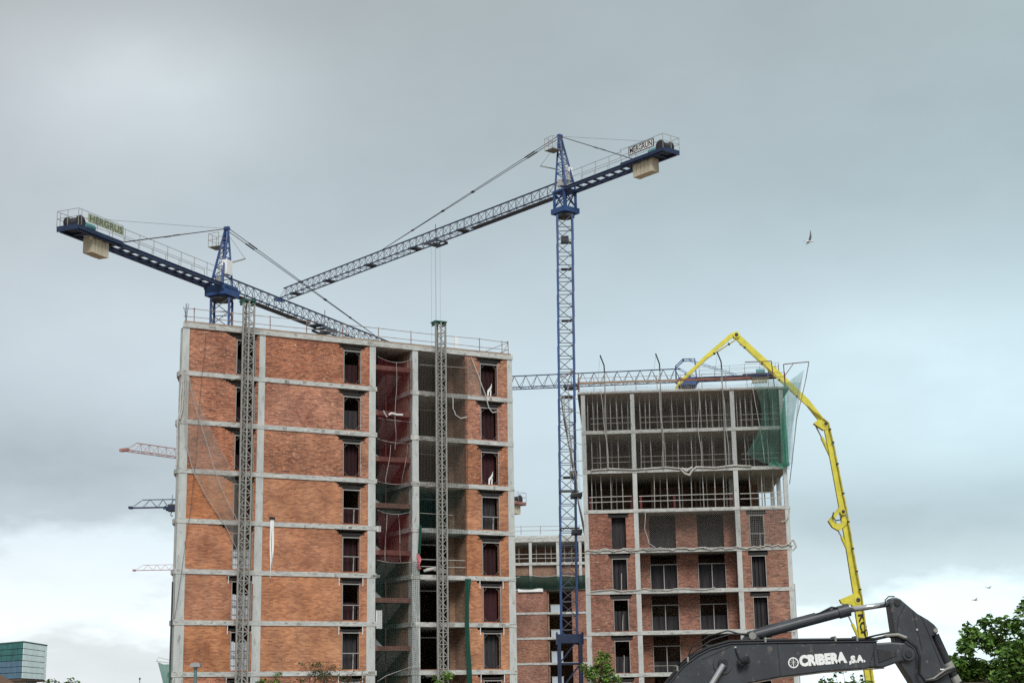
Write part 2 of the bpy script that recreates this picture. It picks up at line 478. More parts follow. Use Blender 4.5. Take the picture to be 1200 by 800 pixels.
class MB:
    def __init__(s, xf=None):
        s.v, s.f, s.uv, s.mi = [], [], [], []
        s.xf = xf
        s.cur = 0

    def add(s, vs, fs, uvs=None):
        k = len(s.v)
        for p in vs:
            p = Vector(p)
            s.v.append(s.xf @ p if s.xf else p)
        for f in fs:
            s.f.append(tuple(k + i for i in f))
            s.mi.append(s.cur)
        if uvs:
            s.uv += uvs
        return s

    def box(s, x0, x1, y0, y1, z0, z1):
        vs = [(x, y, z) for z in (z0, z1) for y in (y0, y1) for x in (x0, x1)]
        return s.add(vs, [(0, 2, 3, 1), (4, 5, 7, 6), (0, 1, 5, 4), (1, 3, 7, 5), (3, 2, 6, 7), (2, 0, 4, 6)])

    def beam(s, p, q, w, h=None, up=(0, 0, 1)):
        p, q = Vector(p), Vector(q)
        h = h or w
        t = (q - p).normalized()
        a = t.cross(Vector(up))
        if a.length < 1e-3:
            a = t.cross(Vector((0, 1, 0)))
        a.normalize()
        b = a.cross(t)
        a, b = a * w / 2, b * h / 2
        vs = [c + i * a + j * b for c in (p, q) for i, j in ((-1, -1), (1, -1), (1, 1), (-1, 1))]
        return s.add(vs, [(3, 2, 1, 0), (4, 5, 6, 7), (0, 1, 5, 4), (1, 2, 6, 5), (2, 3, 7, 6), (3, 0, 4, 7)])

    def tube(s, p, q, r, n=6, r2=None):
        return s.path([p, q], r, n, r2)

    def path(s, pts, r, n=6, r2=None):
        pts = [Vector(p) for p in pts]
        m = len(pts)
        vs, fs = [], []
        ref = None
        for i, p in enumerate(pts):
            t = (pts[min(i + 1, m - 1)] - pts[max(i - 1, 0)]).normalized()
            if ref is None:
                ref = t.orthogonal().normalized()
            a = (ref - t * ref.dot(t))
            a = a.normalized() if a.length > 1e-4 else t.orthogonal().normalized()
            ref = a
            b = t.cross(a)
            rr = r if r2 is None else r + (r2 - r) * i / (m - 1)
            for k in range(n):
                an = 2 * math.pi * k / n
                vs.append(p + (a * math.cos(an) + b * math.sin(an)) * rr)
        for i in range(m - 1):
            for k in range(n):
                fs.append((i * n + k, i * n + (k + 1) % n, (i + 1) * n + (k + 1) % n, (i + 1) * n + k))
        fs.append(tuple(range(n - 1, -1, -1)))
        fs.append(tuple((m - 1) * n + k for k in range(n)))
        return s.add(vs, fs)

    def prism(s, poly, y0, y1):
        """outline in x, z carried from y0 to y1"""
        n = len(poly)
        vs = [(x, y0, z) for x, z in poly] + [(x, y1, z) for x, z in poly]
        return s.add(vs, [tuple(range(n)), tuple(range(2 * n - 1, n - 1, -1))] + [(i, n + i, n + (i + 1) % n, (i + 1) % n) for i in range(n)])

    def slab(s, poly, z0, z1):
        n = len(poly)
        vs = [(x, y, z0) for x, y in poly] + [(x, y, z1) for x, y in poly]
        return s.add(vs, [tuple(range(n - 1, -1, -1)), tuple(range(n, 2 * n))] + [(i, (i + 1) % n, n + (i + 1) % n, n + i) for i in range(n)])

    def disc(s, c, axis, r, h, n=14):
        c, axis = Vector(c), Vector(axis).normalized()
        return s.path([c - axis * h / 2, c + axis * h / 2], r, n)

    def mesh(s, name, mt, off=Vector()):
        me = bpy.data.meshes.new(name)
        me.from_pydata([tuple(p - off) for p in s.v], [], s.f)
        for mm in (mt if isinstance(mt, (list, tuple)) else [mt]):
            me.materials.append(M[mm])
        if any(s.mi):
            me.polygons.foreach_set('material_index', s.mi)
        if s.uv:
            l = me.uv_layers.new(name='UVMap')
            for poly in me.polygons:
                for li, vi in zip(poly.loop_indices, poly.vertices):
                    l.data[li].uv = s.uv[vi]
        bm = bmesh.new()
        bm.from_mesh(me)
        if not s.uv:
            bmesh.ops.recalc_face_normals(bm, faces=bm.faces)
        bm.to_mesh(me)
        bm.free()
        return me

    def build(s, name, mt, parent, label=None, kind=None, smooth=False):
        off = OFF.get(parent.name, Vector())
        o = bpy.data.objects.new(name, s.mesh(name, mt, off))
        COL.objects.link(o)
        o.parent = parent
        OFF[o.name] = off
        if label:
            o['label'] = label
        if kind:
            o['kind'] = kind
        if smooth:
            shade(o)
        return o


def shade(o):
    for p in o.data.polygons:
        p.use_smooth = True


def tag(o, label, cat, group=None, kind=None):
    o['label'] = label
    if cat:
        o['category'] = cat
    if group:
        o['group'] = group
    if kind:
        o['kind'] = kind
    return o


def thing(fr, name, label, cat, base, group=None):
    o = bpy.data.objects.new(name, None)
    COL.objects.link(o)
    o.empty_display_size = .3
    o.location = fr.w(base)
    o.rotation_euler = (0, 0, fr.yaw)
    OFF[o.name] = Vector(base)
    return tag(o, label, cat, group)


def solo(fr, name, mb, mt, label, cat, base, group=None, kind=None, smooth=False):
    o = bpy.data.objects.new(name, mb.mesh(name, mt, Vector(base)))
    COL.objects.link(o)
    o.location = fr.w(base)
    o.rotation_euler = (0, 0, fr.yaw)
    OFF[o.name] = Vector(base)
    if smooth:
        shade(o)
    return tag(o, label, cat, group, kind)


def inst(name, mesh, parent, loc=(0, 0, 0), rotz=0.0, mw=None):
    """one more part that shares its mesh data with its like"""
    o = bpy.data.objects.new(name, mesh)
    COL.objects.link(o)
    o.parent = parent
    if mw is not None:
        o.matrix_local = mw
    else:
        o.location = loc
        o.rotation_euler = (0, 0, rotz)
    OFF[o.name] = OFF.get(parent.name, Vector())
    return o


def copy_tree(o, parent=None):
    c = o.copy()
    COL.objects.link(c)
    if parent:
        c.parent = parent
    for ch in list(o.children):
        copy_tree(ch, c)
    return c


def sheet(f, nu, nv, wu, wv):
    """a cloth or net: f(s, t) -> point, uv in metres"""
    mb = MB()
    vs, fs, uv = [], [], []
    for j in range(nv + 1):
        for i in range(nu + 1):
            vs.append(f(i / nu, j / nv))
            uv.append((i / nu * wu, j / nv * wv))
    for j in range(nv):
        for i in range(nu):
            a = j * (nu + 1) + i
            fs.append((a, a + 1, a + nu + 2, a + nu + 1))
    return mb.add(vs, fs, uv)


def wall_cells(mb, us, zs, filled, d0, d1):
    """brickwork on a grid of cells: filled(u, z) tells which cells stand; only outer faces are made"""
    us, zs = sorted(set(us)), sorted(set(zs))
    g = {}
    for i in range(len(us) - 1):
        for j in range(len(zs) - 1):
            g[i, j] = filled((us[i] + us[i + 1]) / 2, (zs[j] + zs[j + 1]) / 2)
    for (i, j), on in g.items():
        if not on:
            continue
        a, b, c, e = us[i], us[i + 1], zs[j], zs[j + 1]
        mb.add([(a, d0, c), (b, d0, c), (b, d0, e), (a, d0, e)], [(0, 1, 2, 3)])
        mb.add([(a, d1, c), (b, d1, c), (b, d1, e), (a, d1, e)], [(3, 2, 1, 0)])
        if not g.get((i - 1, j)):
            mb.add([(a, d0, c), (a, d1, c), (a, d1, e), (a, d0, e)], [(3, 2, 1, 0)])
        if not g.get((i + 1, j)):
            mb.add([(b, d0, c), (b, d1, c), (b, d1, e), (b, d0, e)], [(0, 1, 2, 3)])
        if not g.get((i, j - 1)):
            mb.add([(a, d0, c), (b, d0, c), (b, d1, c), (a, d1, c)], [(3, 2, 1, 0)])
        if not g.get((i, j + 1)):
            mb.add([(a, d0, e), (b, d0, e), (b, d1, e), (a, d1, e)], [(0, 1, 2, 3)])
    return mb


# ------------------------------------------------------------------ ground
g = MB().box(-2500, 2500, -600, 5000, -1, 0)
o = solo(WORLD, 'ground', g, 'earth', 'bare brown earth of the building site', None, (0, 0, 0), kind='structure')
g = MB().box(-400, 400, 4, 16, 0.004, 0.04)
solo(WORLD, 'road', g, 'asphalt', 'dark asphalt road in front of the building site', None, (0, 4, 0), kind='structure')

# ------------------------------------------------------------------ left building (eight brick storeys)
FL = Frame(-20.147, 94.131, .513)
ZL = 26.96


def zk(k, top=ZL):
    return top - 3 * k


lb = thing(FL, 'apartment_building', 'unfinished brick block with concrete frame and red stair nets, behind two grey hoist masts', 'building', (0, 0, 0))
OUT = [(-.09, -.03), (13.02, -.03), (13.02, 4.5), (15.42, 4.5), (15.42, -.03), (23.1, -.03), (23.1, 12), (4.5, 12), (-.09, .75)]
MB().slab([(-.03, -.06), (23.13, -.06), (23.13, 12.1), (4.5, 12.1)], ZL - .31, ZL).build('roof_slab', 'concrete_edge', lb)
MB().slab([(.05, -.03), (23.0, -.03), (23.0, 11.9), (4.6, 11.9)], ZL + .003, ZL + .11).build('roof_boarding', 'plank', lb)
for k in range(1, 9):
    MB().slab(OUT, zk(k) - .285, zk(k)).build('floor_slab', 'concrete_edge', lb)


def colw(k):
    return .43 + .19 * k / 7


for k in range(0, 8):
    for i in range(9):
        u_ = random.uniform(.3, 22.5)
        if 12.9 < u_ < 15.6:
            continue
        ln_ = random.uniform(.10, .24)
        MB().box(u_, u_ + random.uniform(.04, .5), -.0335 if k else -.0635, -.028 if k else -.058, zk(k) - (.31 if k == 0 else .285) + random.uniform(.0, .1), zk(k) - random.uniform(.02, .1)).build('mortar_smear', random.choice(('drip_dark', 'drip_light')), lb)
for k in range(0, 9):
    z0, z1 = max(zk(k + 1), 0.0), zk(k) - (.31 if k == 0 else .285)
    w = colw(k)
    for a, b in ((-.01, w), (5.35 - w * .93, 5.35), (12.92 - w, 12.92), (15.77 - w * .48, 15.77 + w * .48), (23.09 - w * .9, 23.09)):
        MB().box(a, b, 0, max(w, .45), z0, z1).build('column', 'concrete', lb)


def window_set(parent, u0, u1, z0, z1, d=.05, style=0, curtain='maroon_dark', seedv=0):
    """bare window: steel jambs, corner braces and the sheeting or dark fill behind it"""
    rnd = random.Random(seedv)
    t = .045
    f = MB()
    f.box(u0 - t, u0, d - .07, d + .08, z0, z1)
    f.box(u1, u1 + t, d - .07, d + .08, z0, z1)
    f.box(u0 - t, u1 + t, d - .075, d + .085, z1, z1 + t * 1.3)
    w = f.build('window', 'frame', parent)
    if style == 0:
        c = .32
        for pa, pb_ in (((u0, d, z1 - c), (u0 + c, d, z1)), ((u1, d, z1 - c), (u1 - c, d, z1)), ((u0, d, z0 + c), (u0 + c, d, z0)), ((u1, d, z0 + c), (u1 - c, d, z0))):
            MB().beam(pa, pb_, .014).build('brace', 'brace', w)
    elif style == 1:
        zz = z0 + (z1 - z0) * rnd.uniform(.38, .45)
        b = MB()
        b.box(u0, u1, d - .03, d + .03, zz, zz + .05)
        b.beam((u1 - .28, d + .3, z0), (u1 - .25, d + .3, zz), .06)
        b.build('transom', 'frame', w)
    elif style == 2:
        um = (u0 + u1) / 2
        MB().box(um - .03, um + .03, d - .03, d + .05, z0, z1).build('mullion', 'frame', w)
    if curtain:
        n = 14
        ph = rnd.uniform(0, 6)
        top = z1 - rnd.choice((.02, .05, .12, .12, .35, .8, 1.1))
        curtain = curtain if curtain == 'dark_fill_sheet' else rnd.choice((curtain, curtain, 'maroon_deep' if u0 > 15 else curtain, 'dark_fill_sheet'))
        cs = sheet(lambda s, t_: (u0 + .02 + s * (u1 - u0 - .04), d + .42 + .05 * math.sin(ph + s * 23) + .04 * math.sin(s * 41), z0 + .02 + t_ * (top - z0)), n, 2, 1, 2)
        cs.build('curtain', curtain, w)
    return w


def brick_panel(parent, k, u0, u1, wins, name='brick_wall', m='brick', d0=.035, d1=.27, top=ZL, th=.285, notch='steps', bottom=None):
    """wins: (ua, ub, top below slab line, sill above floor, left reach, right reach)"""
    z0 = zk(k + 1, top) if bottom is None else bottom
    z1 = zk(k, top) - th
    us, zs = [u0, u1], [z0, z1]
    holes = []
    for ua, ub, dt, sill, la, ra in wins:
        zt = zk(k, top) - dt
        holes.append((ua, ub, z0 + sill, zt))
        n = 5 if notch == 'steps' else 2
        for i in range(n):
            za, zb = zt + (z1 - zt) * i / n, zt + (z1 - zt) * (i + 1) / n
            l = max(u0, ua - la * (i + .6) / n) if notch == 'steps' else max(u0, ua - la * (.55 if i == 0 else 1))
            r_ = min(u1, ub + ra * (i + .6) / n) if notch == 'steps' else min(u1, ub + ra * (.55 if i == 0 else 1))
            holes.append((l, r_, za, zb))
    for h in holes:
        us += [h[0], h[1]]
        zs += [h[2], h[3]]
    mb = wall_cells(MB(), us, zs, lambda u, z: not any(h[0] < u < h[1] and h[2] < z < h[3] for h in holes), d0, d1)
    return mb.build(name, m, parent)


for k in range(0, 9):
    w = colw(k)
    nt = 'steps' if k <= 4 else 'tee'
    dt = .72 if k <= 4 else .62
    zf = max(zk(k + 1), 0)
    bot = 0.0 if k == 8 else None
    zt = zk(k) - dt
    bm_ = 'brick' if k in (0, 1, 2, 7) else 'brick_clean'
    la, ra = (.95, .62) if nt == 'steps' else (.30, .30)
    j = random.uniform(-.05, .05)
    # two front walls with their windows
    brick_panel(lb, k, w, 5.35 - w * .93, [(3.5, 4.66, dt, .08, la, .2)], m=bm_, notch=nt, bottom=bot)
    window_set(lb, 3.5, 4.66, zf + .09, zt - .1, style=0 if k < 4 else 1, curtain='dark_fill_sheet' if k in (4,) else 'maroon_dark', seedv=k)
    brick_panel(lb, k, 5.35, 12.92 - w, [(10.7, 11.83, dt, .09, la * .58 + j, ra)], m=bm_, notch=nt, bottom=bot)
    window_set(lb, 10.7, 11.83, zf + .10, zt - .1, style=0 if k in (0, 1, 2, 7) else 1, curtain='maroon_dark' if k < 7 else 'dark_fill_sheet', seedv=k + 20)
    # right front wall
    brick_panel(lb, k, 19.48, 23.09 - w * .9, [(20.65, 21.9, dt, .07, .42 - j, ra)], m=bm_, notch=nt, bottom=bot)
    window_set(lb, 20.65, 21.9, zf + .08, zt - .1, style=1 if k == 3 else 0, curtain='maroon_dark' if k < 6 else 'dark_fill_sheet', seedv=k + 40)
    # dark lintel timbers and their little props
    for ua, ub in ((3.5, 4.66), (10.7, 11.83), (20.65, 21.9)):
        lm = MB()
        e = .36 if nt == 'steps' else .28
        lm.box(ua - e, min(ub + e, 4.84 if ub < 5 else 99), .03, .26, zt - .005 + (.02 if nt == 'tee' else .12), zt + (.14 if nt == 'tee' else .2))
        if nt == 'steps':
            lm.box(ua - e * .6, min(ub + e * .6, 4.82 if ub < 5 else 99), .05, .25, zt + .005, zt + .115)
        lin = lm.build('lintel', 'dark', lb)
        if nt == 'tee':
            for uu in (ua - .24, min(ub + .24, 4.80 if ub < 5 else 99)):
                MB().box(uu - .02, uu + .02, -.005, .028, zt - .18, zk(k) - .29).build('lintel_post', 'white', lin)
    # balcony: set-back wall, side wall, big opening
    zt2 = zk(k) - .92
    brick_panel(lb, k, 15.8, 19.62, [(16.55, 19.08, .92, .10, 0, 0)], name='balcony_wall', m='brick_inner', d0=1.8, d1=2.0, bottom=bot)
    MB().box(19.485, 19.62, .275, 1.795, zf, zk(k) - .286).build('balcony_side_wall', 'brick_inner', lb)
    fr_ = MB()
    fr_.box(16.55, 16.61, 1.74, 1.9, zf + .1, zt2)
    fr_.box(18.35, 18.41, 1.74, 1.9, zf + .1, zt2)
    fr_.box(16.55, 19.08, 1.74, 1.9, zt2, zt2 + .06)
    fr_.build('balcony_door_frame', 'frame', lb)
    if k in (4, 7):
        rb = MB()
        rb.tube((16.05, .2, zf + 1.0), (19.46, .2, zf + 1.0), .022)
        rb.tube((16.05, .2, zf + .55), (19.46, .2, zf + .55), .022)
        rb.build('balcony_rail', 'galv_pale', lb)
    # stair bay
    MB().box(12.80, 12.925, .66, 12, zf, zk(k) - .29).build('stair_wall', 'brick_inner', lb)
    MB().box(15.52, 15.64, .66, 12, zf, zk(k) - .29).build('stair_wall', 'brick_inner', lb)
    MB().box(12.93, 15.515, 4.62, 4.8, zf, zk(k) - .29).build('stair_wall', 'soffit_old', lb)
    if k < 8:
        zl = zk(k) - 1.48
        MB().box(12.95, 15.50, .22, 1.45, zl - .30, zl).build('stair_landing', 'landing', lb)
        MB().add([(u, d, z) for u in (12.96, 14.12) for d, z in ((1.46, zl), (1.46, zl - .26), (4.48, zk(k) - .29), (4.48, zk(k) - .02))],
                 [(0, 1, 2, 3), (7, 6, 5, 4), (0, 4, 5, 1), (1, 5, 6, 2), (2, 6, 7, 3), (3, 7, 4, 0)]).build('stair_flight', 'concrete', lb)
        MB().add([(u, d, z) for u in (14.3, 15.48) for d, z in ((1.46, zl), (1.46, zl - .26), (4.48, zk(k + 1) - .26), (4.48, zk(k + 1) - .01))],
                 [(0, 1, 2, 3), (7, 6, 5, 4), (0, 4, 5, 1), (1, 5, 6, 2), (2, 6, 7, 3), (3, 7, 4, 0)]).build('stair_flight', 'concrete', lb)
        MB().tube((14.2, 1.2, zf), (14.2, 1.2, zk(k) - .3), .035).build('stair_prop', 'rust', lb)
# outer walls that close the storeys
for k in range(0, 9):
    zf = max(zk(k + 1), 0)
    MB().slab([(.1, .50), (.28, .46), (4.62, 11.9), (4.45, 11.95)], zf, zk(k) - .29).build('side_wall', 'brick', lb)
    MB().box(22.86, 23.05, .5, 11.95, zf, zk(k) - .29).build('side_wall', 'brick', lb)
    MB().box(4.65, 22.85, 11.75, 11.95, zf, zk(k) - .29).build('rear_wall', 'brick_inner', lb)
    MB().box(5.0, 5.12, .5, 11.7, zf, zk(k) - .29).build('partition', 'brick_inner', lb)
# pipe up the left corner, small wall pegs
MB().tube((-.16, .14, 0), (-.13, .14, 11.2), .05).build('downpipe', 'steel_dark', lb)
# roof guard rail: posts and two rails
posts = [.10, .78, 3.22, 5.74, 8.2, 10.7, 13.24, 15.61, 18.1, 20.76, 22.5, 22.99]
gr = bpy.data.objects.new('guard_rail', None)
COL.objects.link(gr)
gr.parent = lb
OFF[gr.name] = Vector((0, 0, 0))
for u in posts[1:]:
    MB().tube((u, .3, ZL + .072), (u + random.uniform(-.02, .02), .3, ZL + 1.06), .03).build('post', 'rail', gr)
for z in (.47, .98):
    MB().path([(u, .3, ZL + z + random.uniform(-.03, .03)) for u in posts[0:1] + posts[1:]], .019).build('rail', 'rail', gr)
rr = MB()
for z in (.47, .98):
    rr.path([(22.99, .3, ZL + z), (22.9, 6, ZL + z), (22.9, 11.5, ZL + z)], .018)
rr.tube((22.5, .3, ZL + .1), (22.99, .3, ZL + .98), .018)
rr.tube((22.9, 6, ZL + .07), (22.9, 6, ZL + 1), .022)
rr.build('side_rail', 'rail', gr)
sb = MB()
for i in range(5):
    a, b = random.uniform(.05, .3), random.uniform(.05, .35)
    sb.path([(a, b, ZL), (a + random.uniform(-.05, .05), b, ZL + .6), (a + random.uniform(-.18, .18), b, ZL + random.uniform(1.0, 1.35))], .014, 5)
sb.build('starter_bars', 'steel_dark', lb)

# panels stacked behind the lowest windows of the left bay
for k, h in ((4, 1.25), (5, 1.55), (6, 1.75)):
    t = thing(FL, 'panel_stack', {4: 'pale sheets standing behind the third lowest window beside the left hoist mast',
                                  5: 'pale sheets standing behind the second lowest window beside the left hoist mast',
                                  6: 'tall pale sheets standing behind the lowest window beside the left hoist mast'}[k], 'building panels', (4.0, .3, zk(k + 1)), 'sheets stored behind windows')
    for i in range(5):
        a = 3.54 + i * .225
        MB().box(a, a + .20, .22 + .02 * (i % 2), .27 + .02 * (i % 2), zk(k + 1) + .02, zk(k + 1) + h + random.uniform(-.05, .05)).build('panel', 'sheetwhite', t)
    st = MB()
    for zz in (.35, .8, 1.2):
        if zz < h:
            st.box(3.53, 4.66, .185, .205, zk(k + 1) + zz, zk(k + 1) + zz + .03)
    st.build('strap', 'galv', t)

# torn white plastic hanging down the brickwork
mb = MB()
zt = zk(4) + .15
for u0, ww, ln in ((5.82, .11, 3.6), (5.96, .12, 2.75), (6.04, .06, 3.0)):
    n = 10
    vs = []
    for i in range(n + 1):
        s = i / n
        c = u0 + .02 * math.sin(s * 7 + u0 * 9) + .05 * s * (1 if u0 < 5.9 else -.4)
        wd = ww * (1 - s ** 2 * .8)
        vs += [(c, -.05 - .02 * math.sin(s * 9), zt - ln * s), (c + wd, -.052, zt - ln * s), (c + wd, -.035, zt - ln * s), (c, -.033, zt - ln * s)]
    fs = []
    for i in range(n):
        for a, b in ((0, 1), (1, 2), (2, 3), (3, 0)):
            fs.append((i * 4 + a, i * 4 + b, i * 4 + 4 + b, i * 4 + 4 + a))
    mb.add(vs, fs)
solo(FL, 'plastic_strip', mb, 'white', 'torn white plastic strip hanging down the brick wall from a slab edge', 'plastic sheet', (5.95, -.04, zt))
mb = MB().box(5.78, 6.12, -.12, -.035, zt + .002, zt + .14)
solo(FL, 'timber_block', mb, 'dark', 'short dark timber block fixed above the torn white plastic strip', 'timber block', (5.95, -.08, zt))

# white boards in the stair bay and a white panel on the roof
mb = MB().box(13.04, 13.46, .12, .17, zk(6) - 3 + 2.55, zk(6) - 3 + 3.68)
solo(FL, 'white_board', MB().box(13.04, 13.46, .14, .19, 8.55, 9.68), 'white', 'upright white board in the stair bay beside the dark green net', 'board', (13.25, .16, 8.55))
solo(FL, 'white_box', MB().box(12.98, 13.36, .12, .2, 14.62, 14.98), 'white', 'small white box behind the lower red net of the stair bay', 'box', (13.15, .16, 14.62))
t = MB().box(19.17, 19.44, .9, .96, ZL + .112, ZL + 1.2)
solo(FL, 'white_sheet', t, 'white', 'narrow white sheet standing on the roof behind the guard rail', 'board', (19.3, .93, ZL + .112))

# nets in front of the stair bay and balconies -------------------------------------------------
def net(fr, label, base, f, nu, nv, wu, wv, m, ropes=(), rr=.014, rm='rope', name='safety_net', group=None):
    t = thing(fr, name, label, 'safety net', base, group)
    sheet(f, nu, nv, wu, wv).build('netting', m, t)
    for r_ in ropes:
        MB().path(r_, rr, 5).build('rope', rm, t)
    return t


def flatnet(u0, u1, z0, z1, d, sag_top=0.0, sag_bot=0.0, fold=.05, ph=0.0, pinch=0.0):
    def f(s, t):
        u = u0 + (u1 - u0) * s
        ztop = z1 - sag_top * 4 * s * (1 - s)
        zbot = z0 - sag_bot * 4 * s * (1 - s)
        z = zbot + (ztop - zbot) * t
        dd = d - fold * (math.sin(s * 9 + ph + 1.5 * math.sin(t * 5 + ph)) + .5 * math.sin(s * 21 + t * 7)) - pinch * math.sin(math.pi * s) * math.sin(math.pi * t)
        return (u, dd, z)
    return f


def hang(pts, n=14, amp=.05, ph=0.0):
    """a cord led through the points, slightly wavy"""
    o_ = []
    for i in range(len(pts) - 1):
        a, b = Vector(pts[i]), Vector(pts[i + 1])
        for j in range(n):
            s = j / n
            p = a.lerp(b, s)
            o_.append(p + Vector((amp * math.sin(ph + (i + s) * 5), 0, 0)))
    o_.append(Vector(pts[-1]))
    return o_


def sagline(u0, u1, z0, z1, sag, d):
    return [(u0 + (u1 - u0) * i / 14, d, z0 + (z1 - z0) * i / 14 - sag * 4 * (i / 14) * (1 - i / 14)) for i in range(15)]


net(FL, 'tall red net hung across the top three storeys of the stair bay', (14.2, -.1, 17.7), flatnet(13.0, 15.42, 17.72, 25.95, -.2, .28, .1, fold=.13, ph=.4), 24, 30, 2.4, 8.2, 'net_red',
    [hang([(14.3, -.2, 25.65), (14.25, -.2, 21.9), (14.2, -.22, 19.9)], amp=.05), hang([(13.9, -.2, 20.2), (13.55, -.2, 17.75)], amp=.04), hang([(15.1, -.2, 20.3), (14.7, -.2, 17.7)], amp=.04),
     sagline(12.95, 15.45, 17.8, 17.85, .16, -.19), sagline(12.95, 15.45, 20.55, 20.4, .12, -.19), sagline(13.0, 15.42, 25.95, 25.95, .28, -.17), sagline(13.0, 15.42, 21.9, 21.8, .03, -.18)])
net(FL, 'narrow dark green net between the two red nets of the stair bay', (14.2, -.1, 15.8), flatnet(12.95, 15.5, 15.9, 17.75, -.14, .14, .2, fold=.1), 16, 8, 2.5, 1.8, 'net_dark', [sagline(12.95, 15.5, 15.98, 16.02, .26, -.16)])
net(FL, 'short red net across the middle of the stair bay', (14.2, -.1, 12.7), flatnet(13.0, 15.45, 12.72, 15.9, -.2, .2, .05, fold=.12, ph=2), 20, 12, 2.4, 3.1, 'net_red',
    [hang([(13.6, -.2, 15.7), (13.52, -.2, 12.75)], amp=.04, ph=1), hang([(14.45, -.2, 15.7), (14.6, -.2, 12.7)], amp=.03), sagline(12.95, 15.5, 12.8, 12.75, .12, -.18)])
net(FL, 'long dark green net over the lower half of the stair bay', (14.2, -.1, 4.4), flatnet(12.98, 15.95, 4.6, 12.8, -.14, .1, .2, fold=.1, ph=3), 18, 22, 2.9, 8.2, 'net_dark',
    [hang([(13.0, -.15, 5.3), (13.6, -.2, 5.65), (15.2, -.2, 6.15), (16.0, -.15, 6.25)], amp=.0, ph=1)], rr=.016)
net(FL, 'brown net over the top three balconies beside the right hoist mast', (17.8, -.1, 17.5), flatnet(16.02, 19.6, 17.6, 26.6, -.10, .05, .06, .03), 22, 30, 3.6, 9, 'net_brown',
    [[(16.0, -.15, ZL - 1.28), (19.5, -.15, ZL - 1.2)]], rr=.014)
net(FL, 'dark green net over the fourth balcony from the roof', (17.8, -.1, 14.4), flatnet(16.0, 19.5, 14.45, 17.55, -.08, .05, .06, .03), 14, 10, 3.5, 3, 'net_dark', [[(16.02, -.12, 15.9), (18.4, -.12, 15.85)]], rr=.016)


# pale net draped from the left corner of the roof, drawn across the brickwork
def drape(s, t):
    ax, az = (.10 + .15 * s, 23.7 - .2 * s)
    left = [(0.15, 23.8), (.12, 21.4), (.28, 19.4), (.75, 17.8), (1.7, 16.2), (2.9, 14.6), (3.7, 13.1)]
    right = [(0.4, 23.6), (1.1, 21.9), (1.95, 20.3), (2.9, 18.7), (3.6, 17.2), (4.2, 15.4), (4.35, 13.2)]
    i = min(int(t * 6), 5)
    q = t * 6 - i
    l0 = [left[i][j] * (1 - q) + left[i + 1][j] * q for j in (0, 1)]
    r0 = [right[i][j] * (1 - q) + right[i + 1][j] * q for j in (0, 1)]
    u = l0[0] + (r0[0] - l0[0]) * s
    z = l0[1] + (r0[1] - l0[1]) * s
    return (u, -.22 - .12 * math.sin(math.pi * s) - .06 * math.sin(s * 14 + t * 6), z)


edge = [drape(1 - .02, i / 20) for i in range(21)]
edge0 = [drape(.02, i / 20) for i in range(21)]
mid = [drape(.60 + .1 * math.sin(i / 3), i / 20) for i in range(21)]
net(FL, 'pale torn net draped diagonally over the brick wall at the left corner', (.3, -.2, 13.1), drape, 26, 40, 2.6, 11.5, 'net_drape',
    [edge0, mid, hang([(.2, -.2, 23.8), (-.06, -.12, 21.0), (-.12, -.12, 14.0), (-.16, -.1, 9.0)], amp=.03)], rr=.018)
solo(FL, 'cable', MB().path(hang([(1.38, -.2, 26.4), (1.2, -.2, 23.3), (.75, -.2, 15.5), (-.06, -.15, 9.0)], amp=.02), .014, 5), 'cable', 'thin dark cable running down across the left end of the brick wall', 'cable', (0, -.2, 9))
mb = MB()
bun = lambda pts, r_, am: mb.path(hang(pts, amp=am), r_, 6)
bun([(-.02, -.1, 24.0), (-.05, -.15, 22.0), (-.2, -.2, 20.9), (-.22, -.15, 18.0)], .05, .03)
bun([(.06, -.1, 24.1), (.1, -.16, 22.2), (-.1, -.2, 20.9)], .045, .03)
solo(FL, 'net_bundle', mb, 'net_bunch_solid', 'pale bundled net hanging down the left corner column', 'safety net', (0, -.1, 18))
mb = MB()
mb.path(hang([(19.84, -.2, 26.5), (20.2, -.22, 25.7), (20.5, -.25, 24.9), (20.97, -.25, 23.75), (21.1, -.25, 23.15), (21.4, -.25, 22.85), (21.75, -.25, 22.95)], 8, .015), .038, 6)
solo(FL, 'net_bundle', mb, 'net_bunch_solid', 'pale rolled net looped down over the topmost window of the right end', 'safety net', (20.8, -.2, 22.8))
mb = MB()
mb.path(hang([(18.42, -.2, 23.7), (18.45, -.2, 22.9), (18.62, -.2, 22.5), (19.0, -.22, 22.28), (19.45, -.2, 22.42)], 8, .01), .035, 6)
solo(FL, 'net_bundle', mb, 'net_bunch_solid', 'pale rolled net looped under the second balcony from the roof', 'safety net', (18.9, -.2, 22.3))


def tri(s, t):
    u = 18.9 + (1.0 + .9 * (1 - t)) * s + (1 - t) * 0.55
    return (u, -.12 - .05 * math.sin(s * 8), 24.0 + 2.55 * t)


net(FL, 'pale net corner stretched over the top brick wall beside the last balcony', (19.9, -.1, 24.0), lambda s, t: (19.5 + (1.25 - .85 * t) * s, -.12 - .03 * math.sin(s * 8), 23.9 + 2.65 * t), 10, 14, 1.2, 2.6, 'net_drape')


def strip(pts, w, d, fold=.05):
    def f(s, t):
        x = t * (len(pts) - 1)
        i = min(int(x), len(pts) - 2)
        q = x - i
        u = pts[i][0] * (1 - q) + pts[i + 1][0] * q
        z = pts[i][1] * (1 - q) + pts[i + 1][1] * q
        ww = pts[i][2] * (1 - q) + pts[i + 1][2] * q
        return (u + (s - .5) * ww, d - fold * math.sin(s * 8 + t * 3) - .06 * math.sin(s * math.pi), z)
    return f


